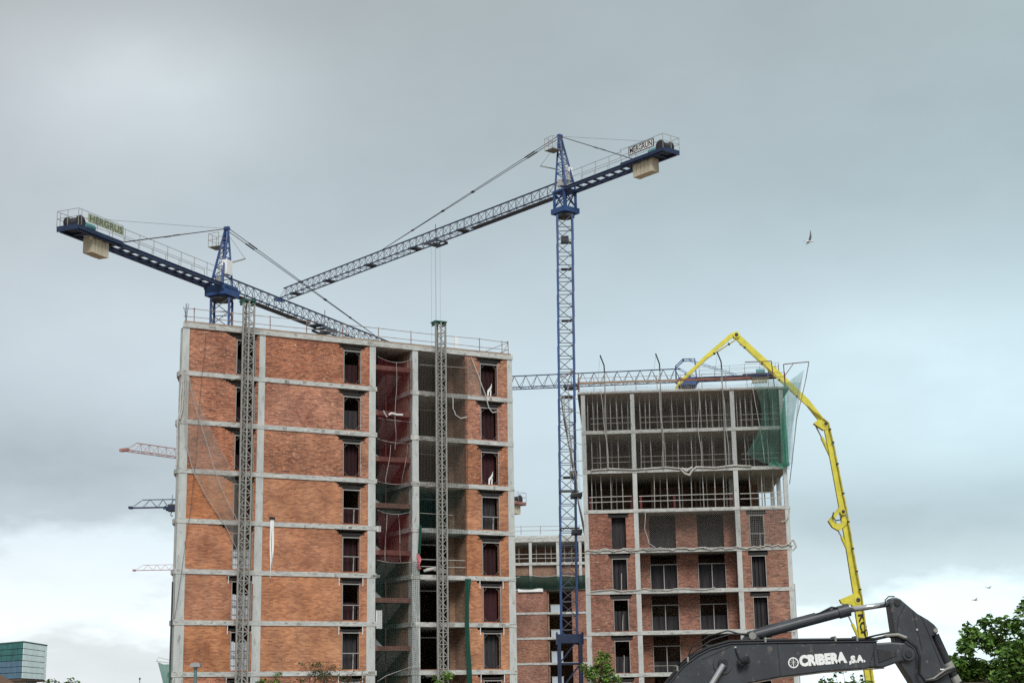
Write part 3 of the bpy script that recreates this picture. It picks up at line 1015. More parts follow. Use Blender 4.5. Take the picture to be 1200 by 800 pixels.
def cloth(label, base, pts, m, cat='shade cloth'):
    f = strip(pts, 0, base[1])
    mb = sheet(f, 10, 24, 1, 5)
    n = len(mb.v)
    mb.uv = []
    mb.add([p + Vector((0, .02, 0)) for p in mb.v], [tuple(reversed(q)) for q in mb.f])
    solo(FL, 'shade_cloth', mb, m, label, cat, base)


cloth('long dark green shade cloth hanging beside the lower balconies', (19.35, -.2, 4.6), [(19.42, 11.75, .42), (19.33, 10.3, .26), (19.30, 8.7, .32), (19.38, 7.2, .34), (19.45, 5.9, .40), (19.5, 4.5, .44)], 'green_cloth')
cloth('short green shade cloth hanging by the stair bay column', (15.95, -.16, 13.2), [(16.02, 15.1, .16), (15.98, 14.3, .20), (15.93, 13.2, .22)], 'green_cloth')
cloth('pink rag bunched on a slab edge below the short green cloth', (15.85, -.16, 12.4), [(15.82, 13.25, .18), (15.95, 12.9, .28), (15.85, 12.5, .16), (15.98, 12.3, .28)], 'pink_cloth', 'rag')
t = MB()
t.path(hang([(16.3, -.05, 12.2), (16.9, -.08, 12.32), (17.5, -.05, 12.2), (18.0, -.05, 12.26)], 6, .0), .09, 7)
t.path(hang([(16.5, -.02, 12.3), (17.2, -.05, 12.42), (17.7, -.02, 12.25)], 6, .0), .08, 7)
solo(FL, 'net_bundle', t, 'net_bunch_solid', 'pale rolled net lying on a balcony edge beside the pink rag', 'safety net', (17, -.05, 12.1))

# white scraps caught in the right end windows and the red net
for u_, d_, z_, lb_ in ((21.3, .30, 24.02, 'white scrap of sheeting standing in the topmost right end window'), (21.3, .30, 18.02, 'white scrap of sheeting standing in the third right end window from the roof')):
    m_ = MB()
    m_.prism([(u_, z_), (u_ + .10, z_), (u_ + .14, z_ + .32), (u_ + .34, z_ + .62), (u_ + .36, z_ + .95), (u_ + .26, z_ + .70), (u_ + .02, z_ + .42)], d_, d_ + .03)
    m_.prism([(u_ + .22, z_), (u_ + .32, z_), (u_ + .34, z_ + .5), (u_ + .26, z_ + .46)], d_ + .035, d_ + .06)
    solo(FL, 'sheet_scrap', m_, 'white', lb_, 'plastic sheet', (u_, d_, z_))
m_ = MB()
m_.path(hang([(13.75, -.22, 22.15), (13.95, -.24, 22.28), (14.3, -.24, 22.2), (14.75, -.22, 22.22)], 6, .0), .055, 6)
m_.path(hang([(13.35, -.22, 22.4), (13.5, -.24, 22.15), (13.62, -.22, 22.0)], 6, .0), .05, 6)
solo(FL, 'plastic_scrap', m_, 'white', 'white twisted plastic caught in the upper red net', 'plastic sheet', (14, -.2, 22))

# small catch net on the left corner near the ground
t = thing(FL, 'safety_net', 'small dark green catch net sticking out at the lower left corner', 'safety net', (-.3, .2, 3.9))
A, B = Vector((-.86, .2, 6.55)), Vector((-.12, .2, 6.45))
sheet(lambda s, t_: tuple(A.lerp(Vector((-.3, .2, 4.2)), t_ ** .75).lerp(B.lerp(Vector((-.12, .2, 3.9)), t_), s) + Vector((0, -.15 * math.sin(s * 9), .25 * math.sin(t_ * 3.1) * (1 - s) - .3 * s * (1 - s)))), 10, 14, 1.2, 3, ).build('netting', 'net_green_dense', t)
mb = MB()
mb.path([(-.95, .2, 6.6), (-.12, .2, 6.5), (-.12, .2, 6.2)], .02)
mb.path([(-.95, .2, 6.6), (-.5, 1.2, 6.85), (.3, .8, 6.6)], .016)
mb.build('bracket', 'galv_pale', t)


# mast climbers ---------------------------------------------------------------------------------
def hoist_mesh(h=1.5, w=.72):
    mb = MB()
    c = [(-w / 2, 0), (w / 2, 0), (0, .5)]
    for x, y in c:
        mb.box(x - .045, x + .045, y - .045, y + .045, 0, h)
    for i in range(2):
        z0, z1 = i * h / 2 + .04, (i + 1) * h / 2 - .02
        for a, b in ((0, 1), (1, 2), (2, 0)):
            p, q = c[a], c[b]
            mb.beam((*p, z0), (*q, z0), .05)
            mb.beam((*p, z0), (*q, z1), .04)
            if a == 0:
                mb.beam((*q, z0), (*p, z1), .04)
    mb.box(-.05, .05, -.09, -.045, 0, h)
    return mb.mesh('mast_section', 'galv')


HM = hoist_mesh()


def hoist(u, label):
    t = thing(FL, 'hoist_mast', label, 'hoist mast', (u, -.95, 0), 'hoist masts in front of the brick block')
    for i in range(19):
        inst('mast_section', HM, t, (0, 0, i * 1.5))
    k = MB()
    k.box(u - .44, u + .44, -1.05, -.35, 28.5, 28.58)
    k.box(u - .40, u - .30, -1.0, -.4, 28.3, 28.5)
    k.box(u + .30, u + .40, -1.0, -.4, 28.3, 28.5)
    k.build('top_frame', 'teal_dark', t)
    for z in (2.0, 5.6, 11.6, 17.6, 23.6):
        a = MB()
        a.tube((u - .3, -.9, z), (u - .75, -.03, z), .03)
        a.tube((u + .3, -.9, z), (u + .75, -.03, z), .03)
        a.build('wall_tie', 'galv', t)
    MB().box(u - .8, u + .8, -1.6, -.1, 0.002, .12).build('base_plate', 'steel_dark', t)
    return t


hoist(3.86, 'grey lattice hoist mast in front of the windows of the left bay')
hoist(17.18, 'grey lattice hoist mast in front of the balconies, right of the red nets')

# ------------------------------------------------------------------ right building (three open storeys on brick ones)
FR = Frame(5.185, 118.226, -.0615)
ZR = 26.764
rb = thing(FR, 'apartment_building', 'unfinished block with three open top storeys full of props, below the yellow boom', 'building', (0, 0, 0))


def zr(k):
    return ZR - 3 * k


MB().slab([(-.28, -.10), (15.75, -.10), (15.75, 14.2), (-.28, 14.2)], ZR - .15, ZR).build('roof_slab', 'concrete_edge', rb)
MB().slab([(-.22, -.04), (15.7, -.04), (15.7, 14.1), (-.22, 14.1)], ZR - .21, ZR - .155).build('roof_formwork', 'plank', rb)
for k in range(1, 9):
    MB().slab([(-.04, -.03), (15.28, -.03), (15.28, 14), (-.04, 14)], zr(k) - .26, zr(k)).build('floor_slab', 'concrete_edge', rb)
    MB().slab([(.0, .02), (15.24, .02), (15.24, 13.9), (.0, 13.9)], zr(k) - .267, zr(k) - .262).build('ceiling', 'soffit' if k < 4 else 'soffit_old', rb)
CR = [(-.02, .29), (3.72, 4.03), (11.25, 11.57), (14.94, 15.25)]
for k in range(0, 9):
    z0, z1 = max(zr(k + 1), 0), zr(k) - (.212 if k == 0 else .268)
    for i, (a, b) in enumerate(CR):
        e = .02 * k / 4
        MB().box(a - e, b + (e if i < 3 else 0), 0, .36, z0, z1).build('column', 'concrete', rb)
        for d in (5, 10):
            MB().box(a, b, d, d + .35, z0, z1).build('column', 'concrete', rb)
    if k < 3:
        # closed at the back by brick, open at the right end of the third storey
        MB().box(0, 15.2 if k < 2 else 13.9, 9.0, 9.2, z0, z1).build('inner_wall', 'brick_inner', rb)
        MB().box(-.02, .12, .4, 13.9, z0, z1).build('side_wall', 'brick_inner', rb)
        if k < 2:
            MB().box(15.1, 15.24, .4, 13.9, z0, z1).build('side_wall', 'brick_inner', rb)
        for a in (5.2, 8.6, 12.9):
            MB().box(a, a + .14, 5.5, 9.0, z0, z1).build('partition', 'brick_inner', rb)
        continue
    brick_panel(rb, k, .30, 3.71, [(2.02, 3.06, .62, .06, .30, .30)] if k > 3 else [(2.02, 3.08, .5, .06, .26, .26)], m='brick_dull', top=ZR, th=.268, notch='tee', bottom=0 if k == 8 else None)
    brick_panel(rb, k, 11.58, 14.93, [(12.28, 13.28, .62, .06, .22, .22)], m='brick_dull', top=ZR, th=.268, notch='tee', bottom=0 if k == 8 else None)
    brick_panel(rb, k, 4.03, 11.25, [(4.86, 6.82, 1.03, .05, 0, 0), (8.44, 10.42, 1.02, .05, 0, 0)], name='balcony_wall', m='brick_dull', d0=1.5, d1=1.72, top=ZR, th=.268, bottom=0 if k == 8 else None)
    MB().box(3.80, 4.025, .37, 1.49, z0, z1).build('balcony_side_wall', 'brick_dull', rb)
    MB().box(11.26, 11.5, .37, 1.49, z0, z1).build('balcony_side_wall', 'brick_dull', rb)
    MB().box(0, 15.2, 6.0, 6.2, z0, z1).build('inner_wall', 'brick_inner', rb)
    MB().box(-.02, .12, .4, 13.9, z0, z1).build('side_wall', 'brick_dull', rb)
    MB().box(15.1, 15.26, .4, 13.9, z0, z1).build('side_wall', 'brick_dull', rb)
    MB().box(3.9, 4.02, 1.75, 6.0, z0, z1).build('partition', 'brick_inner', rb)
    MB().box(11.3, 11.42, 1.75, 6.0, z0, z1).build('partition', 'brick_inner', rb)
    zf = z0
    if k == 3:
        for ua, ub in ((2.02, 3.08), (4.86, 6.82), (8.44, 10.42)):
            dd = .3 if ua < 4 else 1.75
            sheet(lambda s, q: (ua + s * (ub - ua), dd + .25 + .04 * math.sin(s * 17), zf + .03 + q * (2.0 if dd > 1 else 2.4)), 10, 2, 1, 2).build('curtain', 'dark_fill_sheet', rb)  # dark fill sheet across the opening, keeps the room behind it dark
    if k > 3:
        window_set(rb, 2.02, 3.06, zf + .07, zr(k) - .70, style=3, curtain='dark_fill_sheet', seedv=k)
        MB().beam((2.62, .3, zf + .06), (2.66, .5, zf + 1.3), .06).build('leaning_board', 'frame', rb)
    window_set(rb, 12.28, 13.28, zf + .07, zr(k) - .70, style=1 if k == 3 else 3, curtain='dark_fill_sheet', seedv=k + 5)
    for ua, ub in ((2.02, 3.06), (12.28, 13.28)):
        MB().box(ua - .24, ub + .24, .028, .26, zr(k) - .60, zr(k) - .40).build('lintel', 'dark', rb)
    if k > 3:
        window_set(rb, 4.86, 6.82, zf + .06, zr(k) - 1.08, d=1.52, style=2 if k < 7 else 3, curtain='dark_fill_sheet', seedv=k)
        window_set(rb, 8.44, 10.42, zf + .06, zr(k) - 1.07, d=1.52, style=2 if k < 7 else 3, curtain='dark_fill_sheet', seedv=k)
    MB().box(4.04, 11.24, .02, 1.49, zr(k + 1) + .002, zr(k + 1) + .03).build('balcony_screed', 'concrete', rb)
    if k in (6, 7):
        rl = MB()
        rl.tube((4.03, .15, zf + (.95 if k == 7 else .5)), (11.25, .15, zf + (.95 if k == 7 else .5)), .022)
        rl.build('balcony_rail', 'galv', rb)
MB().tube((15.33, .1, 0), (15.33, .1, 12), .05).build('downpipe', 'galv_pale', rb)

# roof guard rail with its mesh panels and timber board
gr2 = bpy.data.objects.new('guard_rail', None)
COL.objects.link(gr2)
gr2.parent = rb
OFF[gr2.name] = Vector((0, 0, 0))
for u in [-.2, 1.0, 2.6, 4.2, 5.8, 7.6, 9.2, 11.0, 12.6, 14.2, 15.5]:
    MB().tube((u, .06, ZR), (u + random.uniform(-.02, .02), .06, ZR + 1.12), .024).build('post', 'rail', gr2)
MB().path([(-.25, .0, ZR + .72), (3.5, .0, ZR + .745), (4.2, -.01, ZR + .70), (7.5, 0, ZR + .75), (11.5, 0, ZR + .76), (15.5, .0, ZR + .75)], .02, 5).build('rail', 'rail', gr2)
MB().box(-.2, 7.4, -.02, .02, ZR + .62, ZR + .80).build('board', 'plank', gr2)
MB().box(7.35, 12.9, -.045, -.022, ZR + .64, ZR + .82).build('board', 'plank_red', gr2)
MB().path([(-.2, .06, ZR + 1.1), (7, .06, ZR + 1.12), (15.5, .06, ZR + 1.1)], .018, 5).build('rail', 'rail', gr2)
bal = MB()
for i in range(100):
    u = -.1 + i * .157
    bal.box(u - .004, u + .004, .03, .038, ZR, ZR + .62)
bal.build('balusters', 'galv_pale', gr2, kind='stuff')
bk = MB()
for u in [0, 3, 6, 9, 12, 15.4]:
    bk.tube((u, 13.9, ZR), (u, 13.9, ZR + 1.1), .025)
bk.path([(0, 13.9, ZR + 1.05), (15.4, 13.9, ZR + 1.05)], .02)
bk.path([(0, 13.9, ZR + .55), (15.4, 13.9, ZR + .55)], .02)
bk.build('rear_rail', 'rail', gr2)

# guard rails of the open storeys
for k in range(3):
    zf = zr(k + 1)
    r_ = MB()
    for u0, u1 in ((.3, 3.71), (4.04, 11.24), (11.58, 14.92)):
        for z in ((.6, 1.0) if k < 2 else (.58, .97)):
            r_.tube((u0 + (.1 if k == 2 else .35), .10 if k == 2 else .4, zf + z), (u1 - (.1 if k == 2 else .0), .10 if k == 2 else .4, zf + z + .03), .028 if k == 2 else .022)
    r_.build('storey_rail', 'galv_pale' if k == 2 else 'galv', rb)
    if k >= 1:
        for u in (.42, 3.5, 4.2, 6.75, 11.0):
            if k == 2:
                MB().box(u, u + .17, .7 + (u % 1), .75 + (u % 1), zf, zf + 1.08).build('upright_board', 'maroon', rb)


# steel props between the slabs of the open storeys
def prop_tree(label, group):
    t = thing(FR, 'shoring_prop', label, 'prop', (0, 0, 0), group)
    return t


PROPS = {}
for h in (2.72, 2.78):
    a = MB().tube((0, 0, 0.0), (0, 0, 1.55), .042, 6)
    a.box(-.07, .07, -.07, .07, 0, .012)
    b = MB().tube((0, 0, 1.55), (0, 0, h), .030, 6)
    b.box(-.08, .08, -.08, .08, h - .012, h)
    c = MB().disc((0, 0, 1.55), (0, 0, 1), .062, .07, 8)
    PROPS[h] = (a.mesh('outer_tube', 'galv'), b.mesh('inner_tube', 'galv_pale'), c.mesh('collar', 'galv'))
rows = {
    0: [.45, .9, 1.2, 1.75, 2.2, 2.68, 3.1, 3.5, 4.45, 4.85, 5.15, 6.0, 6.9, 7.9, 8.35, 9.05, 9.5, 9.9, 10.4, 10.9, 11.8, 12.1, 12.45, 12.95, 13.9, 14.5],
    1: [.7, 1.35, 1.85, 2.7, 4.4, 5.2, 6.25, 7.2, 8.25, 9.05, 9.8, 10.75, 12.3, 12.9, 14.0],
    2: [.6, 1.35, 2.05, 2.95, 5.3, 6.3, 7.2, 8.1, 9.0, 9.85, 10.5, 12.5, 13.35, 14.25],
}
for k, us in rows.items():
    grp = {0: 'props on the top open storey', 1: 'props on the middle open storey', 2: 'props on the lowest open storey'}[k]
    lab = {0: 'slim grey steel prop under the roof of the open right block', 1: 'slim grey steel prop on the middle open storey, behind the grey net',
           2: 'slim grey steel prop on the lowest open storey, behind white guard rails'}[k]
    h = 2.78 if k == 0 else 2.72
    for row, d in ((0, .75), (1, 2.6), (2, 4.3)):
        for i, u in enumerate(us):
            if row and i % 2 == row % 2:
                continue
            uu = u + (0 if row == 0 else .45 * row + random.uniform(-.2, .2))
            dd = d + random.uniform(-.15, .15)
            if any(a - .1 < uu < b + .1 for a, b in CR) or not .3 < uu < 14.8:
                continue
            t = thing(FR, 'shoring_prop', lab, 'prop', (uu, dd, zr(k + 1) + .001), grp)
            for nm, me in zip(('outer_tube', 'inner_tube', 'collar'), PROPS[h]):
                inst(nm, me, t)
            t.rotation_euler.x = random.uniform(-.012, .012)
            t.rotation_euler.y = random.uniform(-.018, .018)

# gallows posts that carry the net
for u, uz, lb_, zb in ((1.84, 1.55, 'leftmost of three hooked steel net posts over the right block', 23.76 - 3.0), (6.05, 5.75, 'middle of three hooked steel net posts over the right block', 20.76),
                       (10.72, 10.38, 'rightmost of three hooked steel net posts over the right block', 20.76)):
    t = thing(FR, 'net_post', lb_, 'net post', (u, -.18, zb), 'hooked posts carrying the grey net')
    MB().path([(u + .02, -.18, zb), (u + .0, -.20, 24), (u, -.2, ZR), (u, -.22, 28.2)], .045, 6).build('post', 'galv', t)
    MB().path([(u, -.22, 28.2), (u - .02, -.28, 28.75), (uz, -1.0, 29.38)], .052, 6).build('hook', 'steel_dark', t)
    MB().path([(uz + .02, -.95, 29.36), (uz - .15, -.6, 28.2), (uz - .2, -.35, 27.4)], .01, 4).build('stay', 'cable', t)
for u0, u1, u2, zt_, lb_ in ((14.5, 12.5, 14.62, 28.72, 'left of two rust red bracket frames on the right end of the roof'),
                             (15.4, 17.3, 15.42, 28.45, 'right of two rust red bracket frames, leaning out past the roof')):
    t = thing(FR, 'net_bracket', lb_, 'net post', (u0, -.15, ZR), 'rust red net brackets on the roof')
    MB().path([(u2, -.15, ZR), (u0, -.15, zt_)], .035, 6).build('post', 'rust', t)
    MB().path([(u0, -.15, zt_), (u1, -.3, zt_ + (.1 if u1 > u0 else -.05))], .035, 6).build('arm', 'rust', t)
    MB().path([(u0, -.15, zt_ - .95), (u0 + (u1 - u0) * .38, -.2, zt_ - .0)], .028, 6).build('brace', 'rust', t)
t = MB().path([(-.14, -.1, ZR), (-.14, -.12, ZR + 1.38), (-.45, -.2, ZR + 1.52), (-1.6, -.4, ZR + 1.1)], .035, 6)
solo(FR, 'net_bracket', t, 'rust', 'rust red post with a thin arm at the left end of the roof', 'net post', (-.14, -.1, ZR), 'rust red net brackets on the roof')

# grey diamond net over the two upper open storeys, gathered on the third slab
net(FR, 'grey diamond mesh net across the two top storeys of the right block', (7.6, -.2, 20.5),
    lambda s, t: (-.1 + 15.0 * s, -.16 - .22 * t * (1 + .3 * math.sin(s * 19)) - .05 * math.sin(s * 31 + t * 5), 20.7 + (27.0 - 20.7) * t - .08 * math.sin(s * 19) * t),
    40, 20, 15, 6.3, 'net_grey',
    [hang([(1.45, -.5, 26.9), (1.75, -.3, 24), (1.95, -.15, 20.8)], amp=.05), hang([(5.9, -.45, 26.8), (6.1, -.3, 23.5), (6.0, -.15, 20.8)], amp=.06, ph=2), hang([(8.9, -.45, 26.8), (8.8, -.3, 23.5), (8.9, -.15, 20.8)], amp=.05),
     hang([(10.6, -.45, 27.5), (10.9, -.3, 23.5), (10.95, -.15, 20.85)], amp=.04), hang([(12.85, -.5, 27.0), (13.2, -.45, 25.0), (13.6, -.3, 21.0)], amp=.03)], rr=.022)
mb = MB()
mb.path(hang([(.6, -.1, 20.75), (2.0, -.1, 20.83), (3.8, -.1, 20.72), (6.2, -.1, 20.85), (7.3, -.1, 20.72)], 8, .0), .06, 6)
mb.path(hang([(7.3, -.1, 20.72), (7.6, -.12, 20.35), (7.95, -.12, 20.2), (8.2, -.12, 20.55), (8.5, -.1, 20.8), (10.0, -.1, 20.72), (11.3, -.1, 20.85), (12.6, -.1, 20.75)], 8, .0), .07, 6)
mb.path(hang([(7.4, -.14, 20.75), (7.75, -.16, 20.5), (8.2, -.14, 20.8)], 8, .0), .08, 6)
solo(FR, 'net_bundle', mb, 'net_bunch_solid', 'pale gathered net lying along the slab edge below the two netted storeys', 'safety net', (7.5, -.1, 20.2))
net(FR, 'grey diamond mesh net over the balcony below the open storeys', (7.6, -.1, 14.6), flatnet(4.05, 11.9, 14.7, 17.6, -.12, .0, .1, .04), 24, 10, 7.9, 2.9, 'net_grey',
    [hang([(4.55, -.2, 17.6), (4.5, -.2, 16.2), (4.75, -.2, 15.2), (5.2, -.15, 14.85)], amp=.02)], rr=.028)
net(FR, 'pale fine net over the right end windows below the open storeys', (13.5, -.1, 14.6), flatnet(11.9, 15.0, 14.7, 17.6, -.10, .0, .1, .04), 12, 10, 3.1, 2.9, 'net_light')
mb = MB()
for i, (a, b, z) in enumerate(((-.05, 4.2, 14.72), (4.0, 9.0, 14.74), (8.8, 13.0, 14.70), (12.9, 15.4, 14.82), (.4, 6, 14.78), (.3, 9.5, 11.78))):
    mb.path([(a + (b - a) * j / 16, -.09 - .02 * (i % 2), z + .07 * math.sin(j * 1.3 + i) + .04 * math.sin(j * 2.9)) for j in range(17)], .045 if i < 5 else .03, 6)
solo(FR, 'net_bundle', mb, 'net_bunch_solid', 'pale gathered net trailing along the slab edge under the netted balcony', 'safety net', (7.5, -.1, 14.6))
mb = MB()
mb.path(hang([(15.3, -.1, 17.6), (15.15, -.15, 16.9), (14.9, -.15, 16.6), (14.6, -.12, 16.55)], 8, .0), .04, 6)
mb.path(hang([(15.0, -.1, 14.9), (15.4, -.1, 15.2), (15.6, -.1, 14.7), (15.3, -.1, 14.4)], 8, .0), .07, 6)
solo(FR, 'net_bundle', mb, 'net_bunch_solid', 'pale net end knotted at the right corner column of the right block', 'safety net', (15.2, -.1, 14.4))


# green net at the right end of the two upper storeys
def green_front(s, t):
    lo = [(12.2, 21.6), (13.5, 20.9), (14.6, 20.75), (15.3, 20.7)]
    hi = [(12.95, 27.05), (13.9, 27.3), (14.8, 27.2), (15.65, 27.0)]
    i = min(int(s * 3), 2)
    q = s * 3 - i
    a = [lo[i][j] * (1 - q) + lo[i + 1][j] * q for j in (0, 1)]
    b = [hi[i][j] * (1 - q) + hi[i + 1][j] * q for j in (0, 1)]
    tt = t
    bow = .9 * math.sin(math.pi * tt) * (1 - s) ** 2
    return (a[0] + (b[0] - a[0]) * tt + bow, -.42 - .10 * math.sin(s * 17 + 2 * t) - .06 * math.sin(s * 37), a[1] + (b[1] - a[1]) * tt)


def green_side(s, t):
    a = Vector((15.2, -.40, 20.6)).lerp(Vector((15.6, -.35, 27.0)), t)
    b = Vector((15.35, -.3, 20.3)).lerp(Vector((17.05, .6, 28.15)), t)
    p = a.lerp(b, s)
    p.y -= .10 * math.sin(s * 15 + t * 3)
    p.x -= .5 * s * math.sin(math.pi * t) * .5
    return p


gt = net(FR, 'green net hanging over the right end of the two top storeys', (15, -.4, 20.5), green_front, 30, 24, 3, 6.4, 'net_green')
sheet(green_side, 20, 30, 2, 7.5).build('netting', 'net_green', gt)
sheet(lambda s, t: Vector((15.3 + .02 * s, -.52 - .04 * math.sin(s * 9), 0)) + Vector(((.35 + .9 * t * t) * s - .55 * (1 - s) * (1 - t), 0, 20.75 + 6.2 * t)), 8, 24, .7, 6.4).build('netting', 'net_green', gt)
sheet(lambda s, t: Vector((14.95 + .38 * s, -.6 - .06 * math.sin(s * 13 + t * 4), 20.65 + (3.6 + 2.0 * s) * t)), 8, 12, .7, 4).build('netting', 'net_green_dense', gt)
sheet(lambda s, t: Vector((13.9 + 1.5 * s, -.5 - .06 * math.sin(s * 13 + t * 4), 20.6 + .28 * t + .1 * math.sin(s * 7))), 12, 3, 1.5, .3).build('netting', 'net_green_dense', gt)
net(FR, 'pale net stretched from the roof bracket down the right corner', (16, -.3, 19.5),
    lambda s, t: Vector((15.42, -.2, 19.6)).lerp(Vector((16.4, -.1, 26.5)), t).lerp(Vector((15.45, 1.2, 19.4)).lerp(Vector((17.05, 1.6, 28.2)), t), s) + Vector((.0, -.07 * math.sin(s * 12), 0)), 12, 26, 1.8, 8, 'net_veil',
    [[(15.4, .2, 19.4), (16.2, .2, 24.3), (17.03, .2, 27.2), (17.3, -.3, 28.55)]], rr=.035, rm='galv')


# grey side net bulging out at the left end
def left_net(s, t):
    inner = Vector((-.15 + .05 * t, .1 + 5 * s * 0, 15.9 + 10.9 * t))
    prof = [(0.0, 15.8), (-.45, 18.6), (-.75, 20.6), (-1.0, 22.6), (-1.35, 24.6), (-1.62, 26.9)]
    i = min(int(t * 5), 4)
    q = t * 5 - i
    ox = prof[i][0] * (1 - q) + prof[i + 1][0] * q
    oz = prof[i][1] * (1 - q) + prof[i + 1][1] * q
    outp = Vector((ox, .6, oz))
    p = Vector((min(ox * .35, -.05) if t < .8 else ox * .5, .3, oz - .1)).lerp(outp, s)
    p.y += 1.8 * s - .08 * math.sin(s * 14 + t * 2)
    return p


net(FR, 'grey side net bulging out past the left end of the right block', (-.5, .3, 15.8), left_net, 12, 26, 1.5, 11, 'net_side',
    [[left_net(1, i / 20) for i in range(21)], [left_net(.93, i / 20) + Vector((.04 * math.sin(i * 1.3), 0, 0)) for i in range(21)], [left_net(.75, i / 20) + Vector((.06 * math.sin(i), 0, 0)) for i in range(21)]], rr=.045)
mb = MB()
for i in range(7):
    z = 19.2 + i * 1.2
    mb.tube((.0, .5, z), (-.95 - .02 * i, .6, z + (.35 if i % 2 else -.1)), .022)
    mb.tube((-.95, .6, z), (-.95, .6, z + 1.2), .022)
solo(FR, 'net_scaffold', mb, 'galv', 'thin tube scaffold beside the left end column, behind the side net', 'scaffold', (-.5, .5, 19))

# ------------------------------------------------------------------ block between the two buildings, further back
FB = Frame(-9.0, 191.0, 0.0)
bb = thing(FB, 'apartment_building', 'distant unfinished block with an open top storey, seen between the two near blocks', 'building', (0, 0, 0))
BW = 34
zs_ = [22.95, 19.95, 16.95, 14.05, 11.1, 8.15, 5.2, 2.3]
for i, z in enumerate(zs_):
    MB().box(0, BW, .05 if i > 2 else -.05, 12, z - (.55 if i == 0 else .26 if i > 2 else .32), z).build('roof_slab' if i == 0 else 'floor_slab', 'concrete_edge', bb)
MB().box(.2, BW - .2, .3, 11.8, 22.952, 23.2).build('parapet', 'concrete', bb)
for u in [0, 4.0, 8.3, 10.6, 13.9, 16.6, 20, 24, 28, 33.6]:
    for a, b in zip([0] + zs_[::-1][:-1], zs_[::-1]):
        if b < 17.5 and u not in (0, 33.6):
            continue
        MB().box(u, u + .35, .02, .4, a, b - (.55 if b == 22.95 else .32)).build('column', 'concrete', bb)
MB().box(0, BW, 6, 6.2, 0, 22.3).build('inner_wall', 'brick_inner', bb)
for a, b in zip(zs_[1:], zs_[:-1]):
    if b > 20:
        for uu in [1, 2.5, 5, 6.3, 7.4, 9.4, 11.5, 12.6, 13.3, 14.9, 15.8, 18, 19]:
            MB().tube((uu, 1.0, a), (uu, 1.0, b - .55), .05).build('prop', 'galv', bb)
        for z in (.5, 1.0):
            MB().tube((0, .1, a + z), (BW, .1, a + z), .035).build('storey_rail', 'galv_pale', bb)
    elif b > 17:
        MB().box(0, BW, .35, .5, a, b - .32).build('brick_wall', 'brick_inner', bb)
    else:
        for u0, u1 in ((.36, 12.65), (15.6, 22), (24.4, BW)):
            MB().box(u0, u1, .08, .3, a, b - .32).build('brick_wall', 'brick_dull', bb)
        MB().box(12.7, 12.9, .31, 6, a, b - .32).build('partition', 'brick_inner', bb)
        w = MB().box(13.1, 14.45, 1.0, 1.06, a + .02, a + (.85 if b > 14 else 1.25)).build('window', 'glass_sky', bb)
        MB().box(13.04, 14.5, .98, 1.08, a + (.86 if b > 14 else 1.26), a + (.94 if b > 14 else 1.34)).build('frame', 'frame', w)
for a, b in ((5.2, 8.15), (2.3, 5.2), (0, 2.3)):
    pass
gr3 = bpy.data.objects.new('guard_rail', None)
COL.objects.link(gr3)
gr3.parent = bb
OFF[gr3.name] = Vector((0, 0, 0))
for i in range(15):
    MB().tube((.3 + i * 2.35, .3, 23.35), (.3 + i * 2.35, .3, 24.4), .035).build('post', 'rail', gr3)
for z in (23.8, 24.3):
    MB().tube((.3, .3, z), (33.2, .3, z), .025).build('rail', 'rail', gr3)
t = thing(FB, 'safety_net', 'dark green net across the third slab of the distant block', 'safety net', (12, -.3, 16.9))
sheet(lambda s, q: (6 + 16 * s, -.15 - .5 * math.sin(q * 2.2) - .1 * math.sin(s * 30), 16.7 + 1.6 * q + .1 * math.sin(s * 9)), 40, 6, 16, 1.6).build('netting', 'net_green_far', t)
MB().path([(6 + i, -.6, 18.25 + .1 * math.sin(i * 1.7)) for i in range(17)], .035, 5).build('rope', 'rope', t)
solo(FB, 'white_sheet', MB().box(9.2, 12.2, -.16, -.1, 16.45, 16.95), 'white', 'white plastic sheeting along a slab edge of the distant block', 'plastic sheet', (10.7, -.13, 16.45))

# ------------------------------------------------------------------ tower cranes


def zig(mb, a0, a1, b0, b1, n, r):
    """zigzag bracing between two chords"""
    a0, a1, b0, b1 = map(Vector, (a0, a1, b0, b1))
    for i in range(n):
        p, q = a0.lerp(a1, i / n), b0.lerp(b1, (i + .5) / n)
        mb.beam(p, q, r)
        mb.beam(q, a0.lerp(a1, (i + 1) / n), r)


def mast_mesh(w, h, t, m, rr=.05, x=True):
    mb = MB()
    hw = w / 2
    c = [(-hw, -hw), (hw, -hw), (hw, hw), (-hw, hw)]
    for a, b in c:
        mb.box(a - t / 2, a + t / 2, b - t / 2, b + t / 2, 0, h)
    br = MB()
    n = 2
    for i in range(n):
        z0, z1 = h * i / n, h * (i + 1) / n
        for k in range(4):
            p, q = c[k], c[(k + 1) % 4]
            br.beam((*p, z0 + .03), (*q, z0 + .03), rr)
            if k < 2:
                br.beam((*p, z0), (*q, z1), rr)
            else:
                br.beam((*q, z1), (*p, z0), rr) if k == 2 else br.beam((*p, z0), (*q, z1), rr)
    mb.cur = 1
    mb.add(br.v, br.f)
    return mb.mesh('mast_section', m)


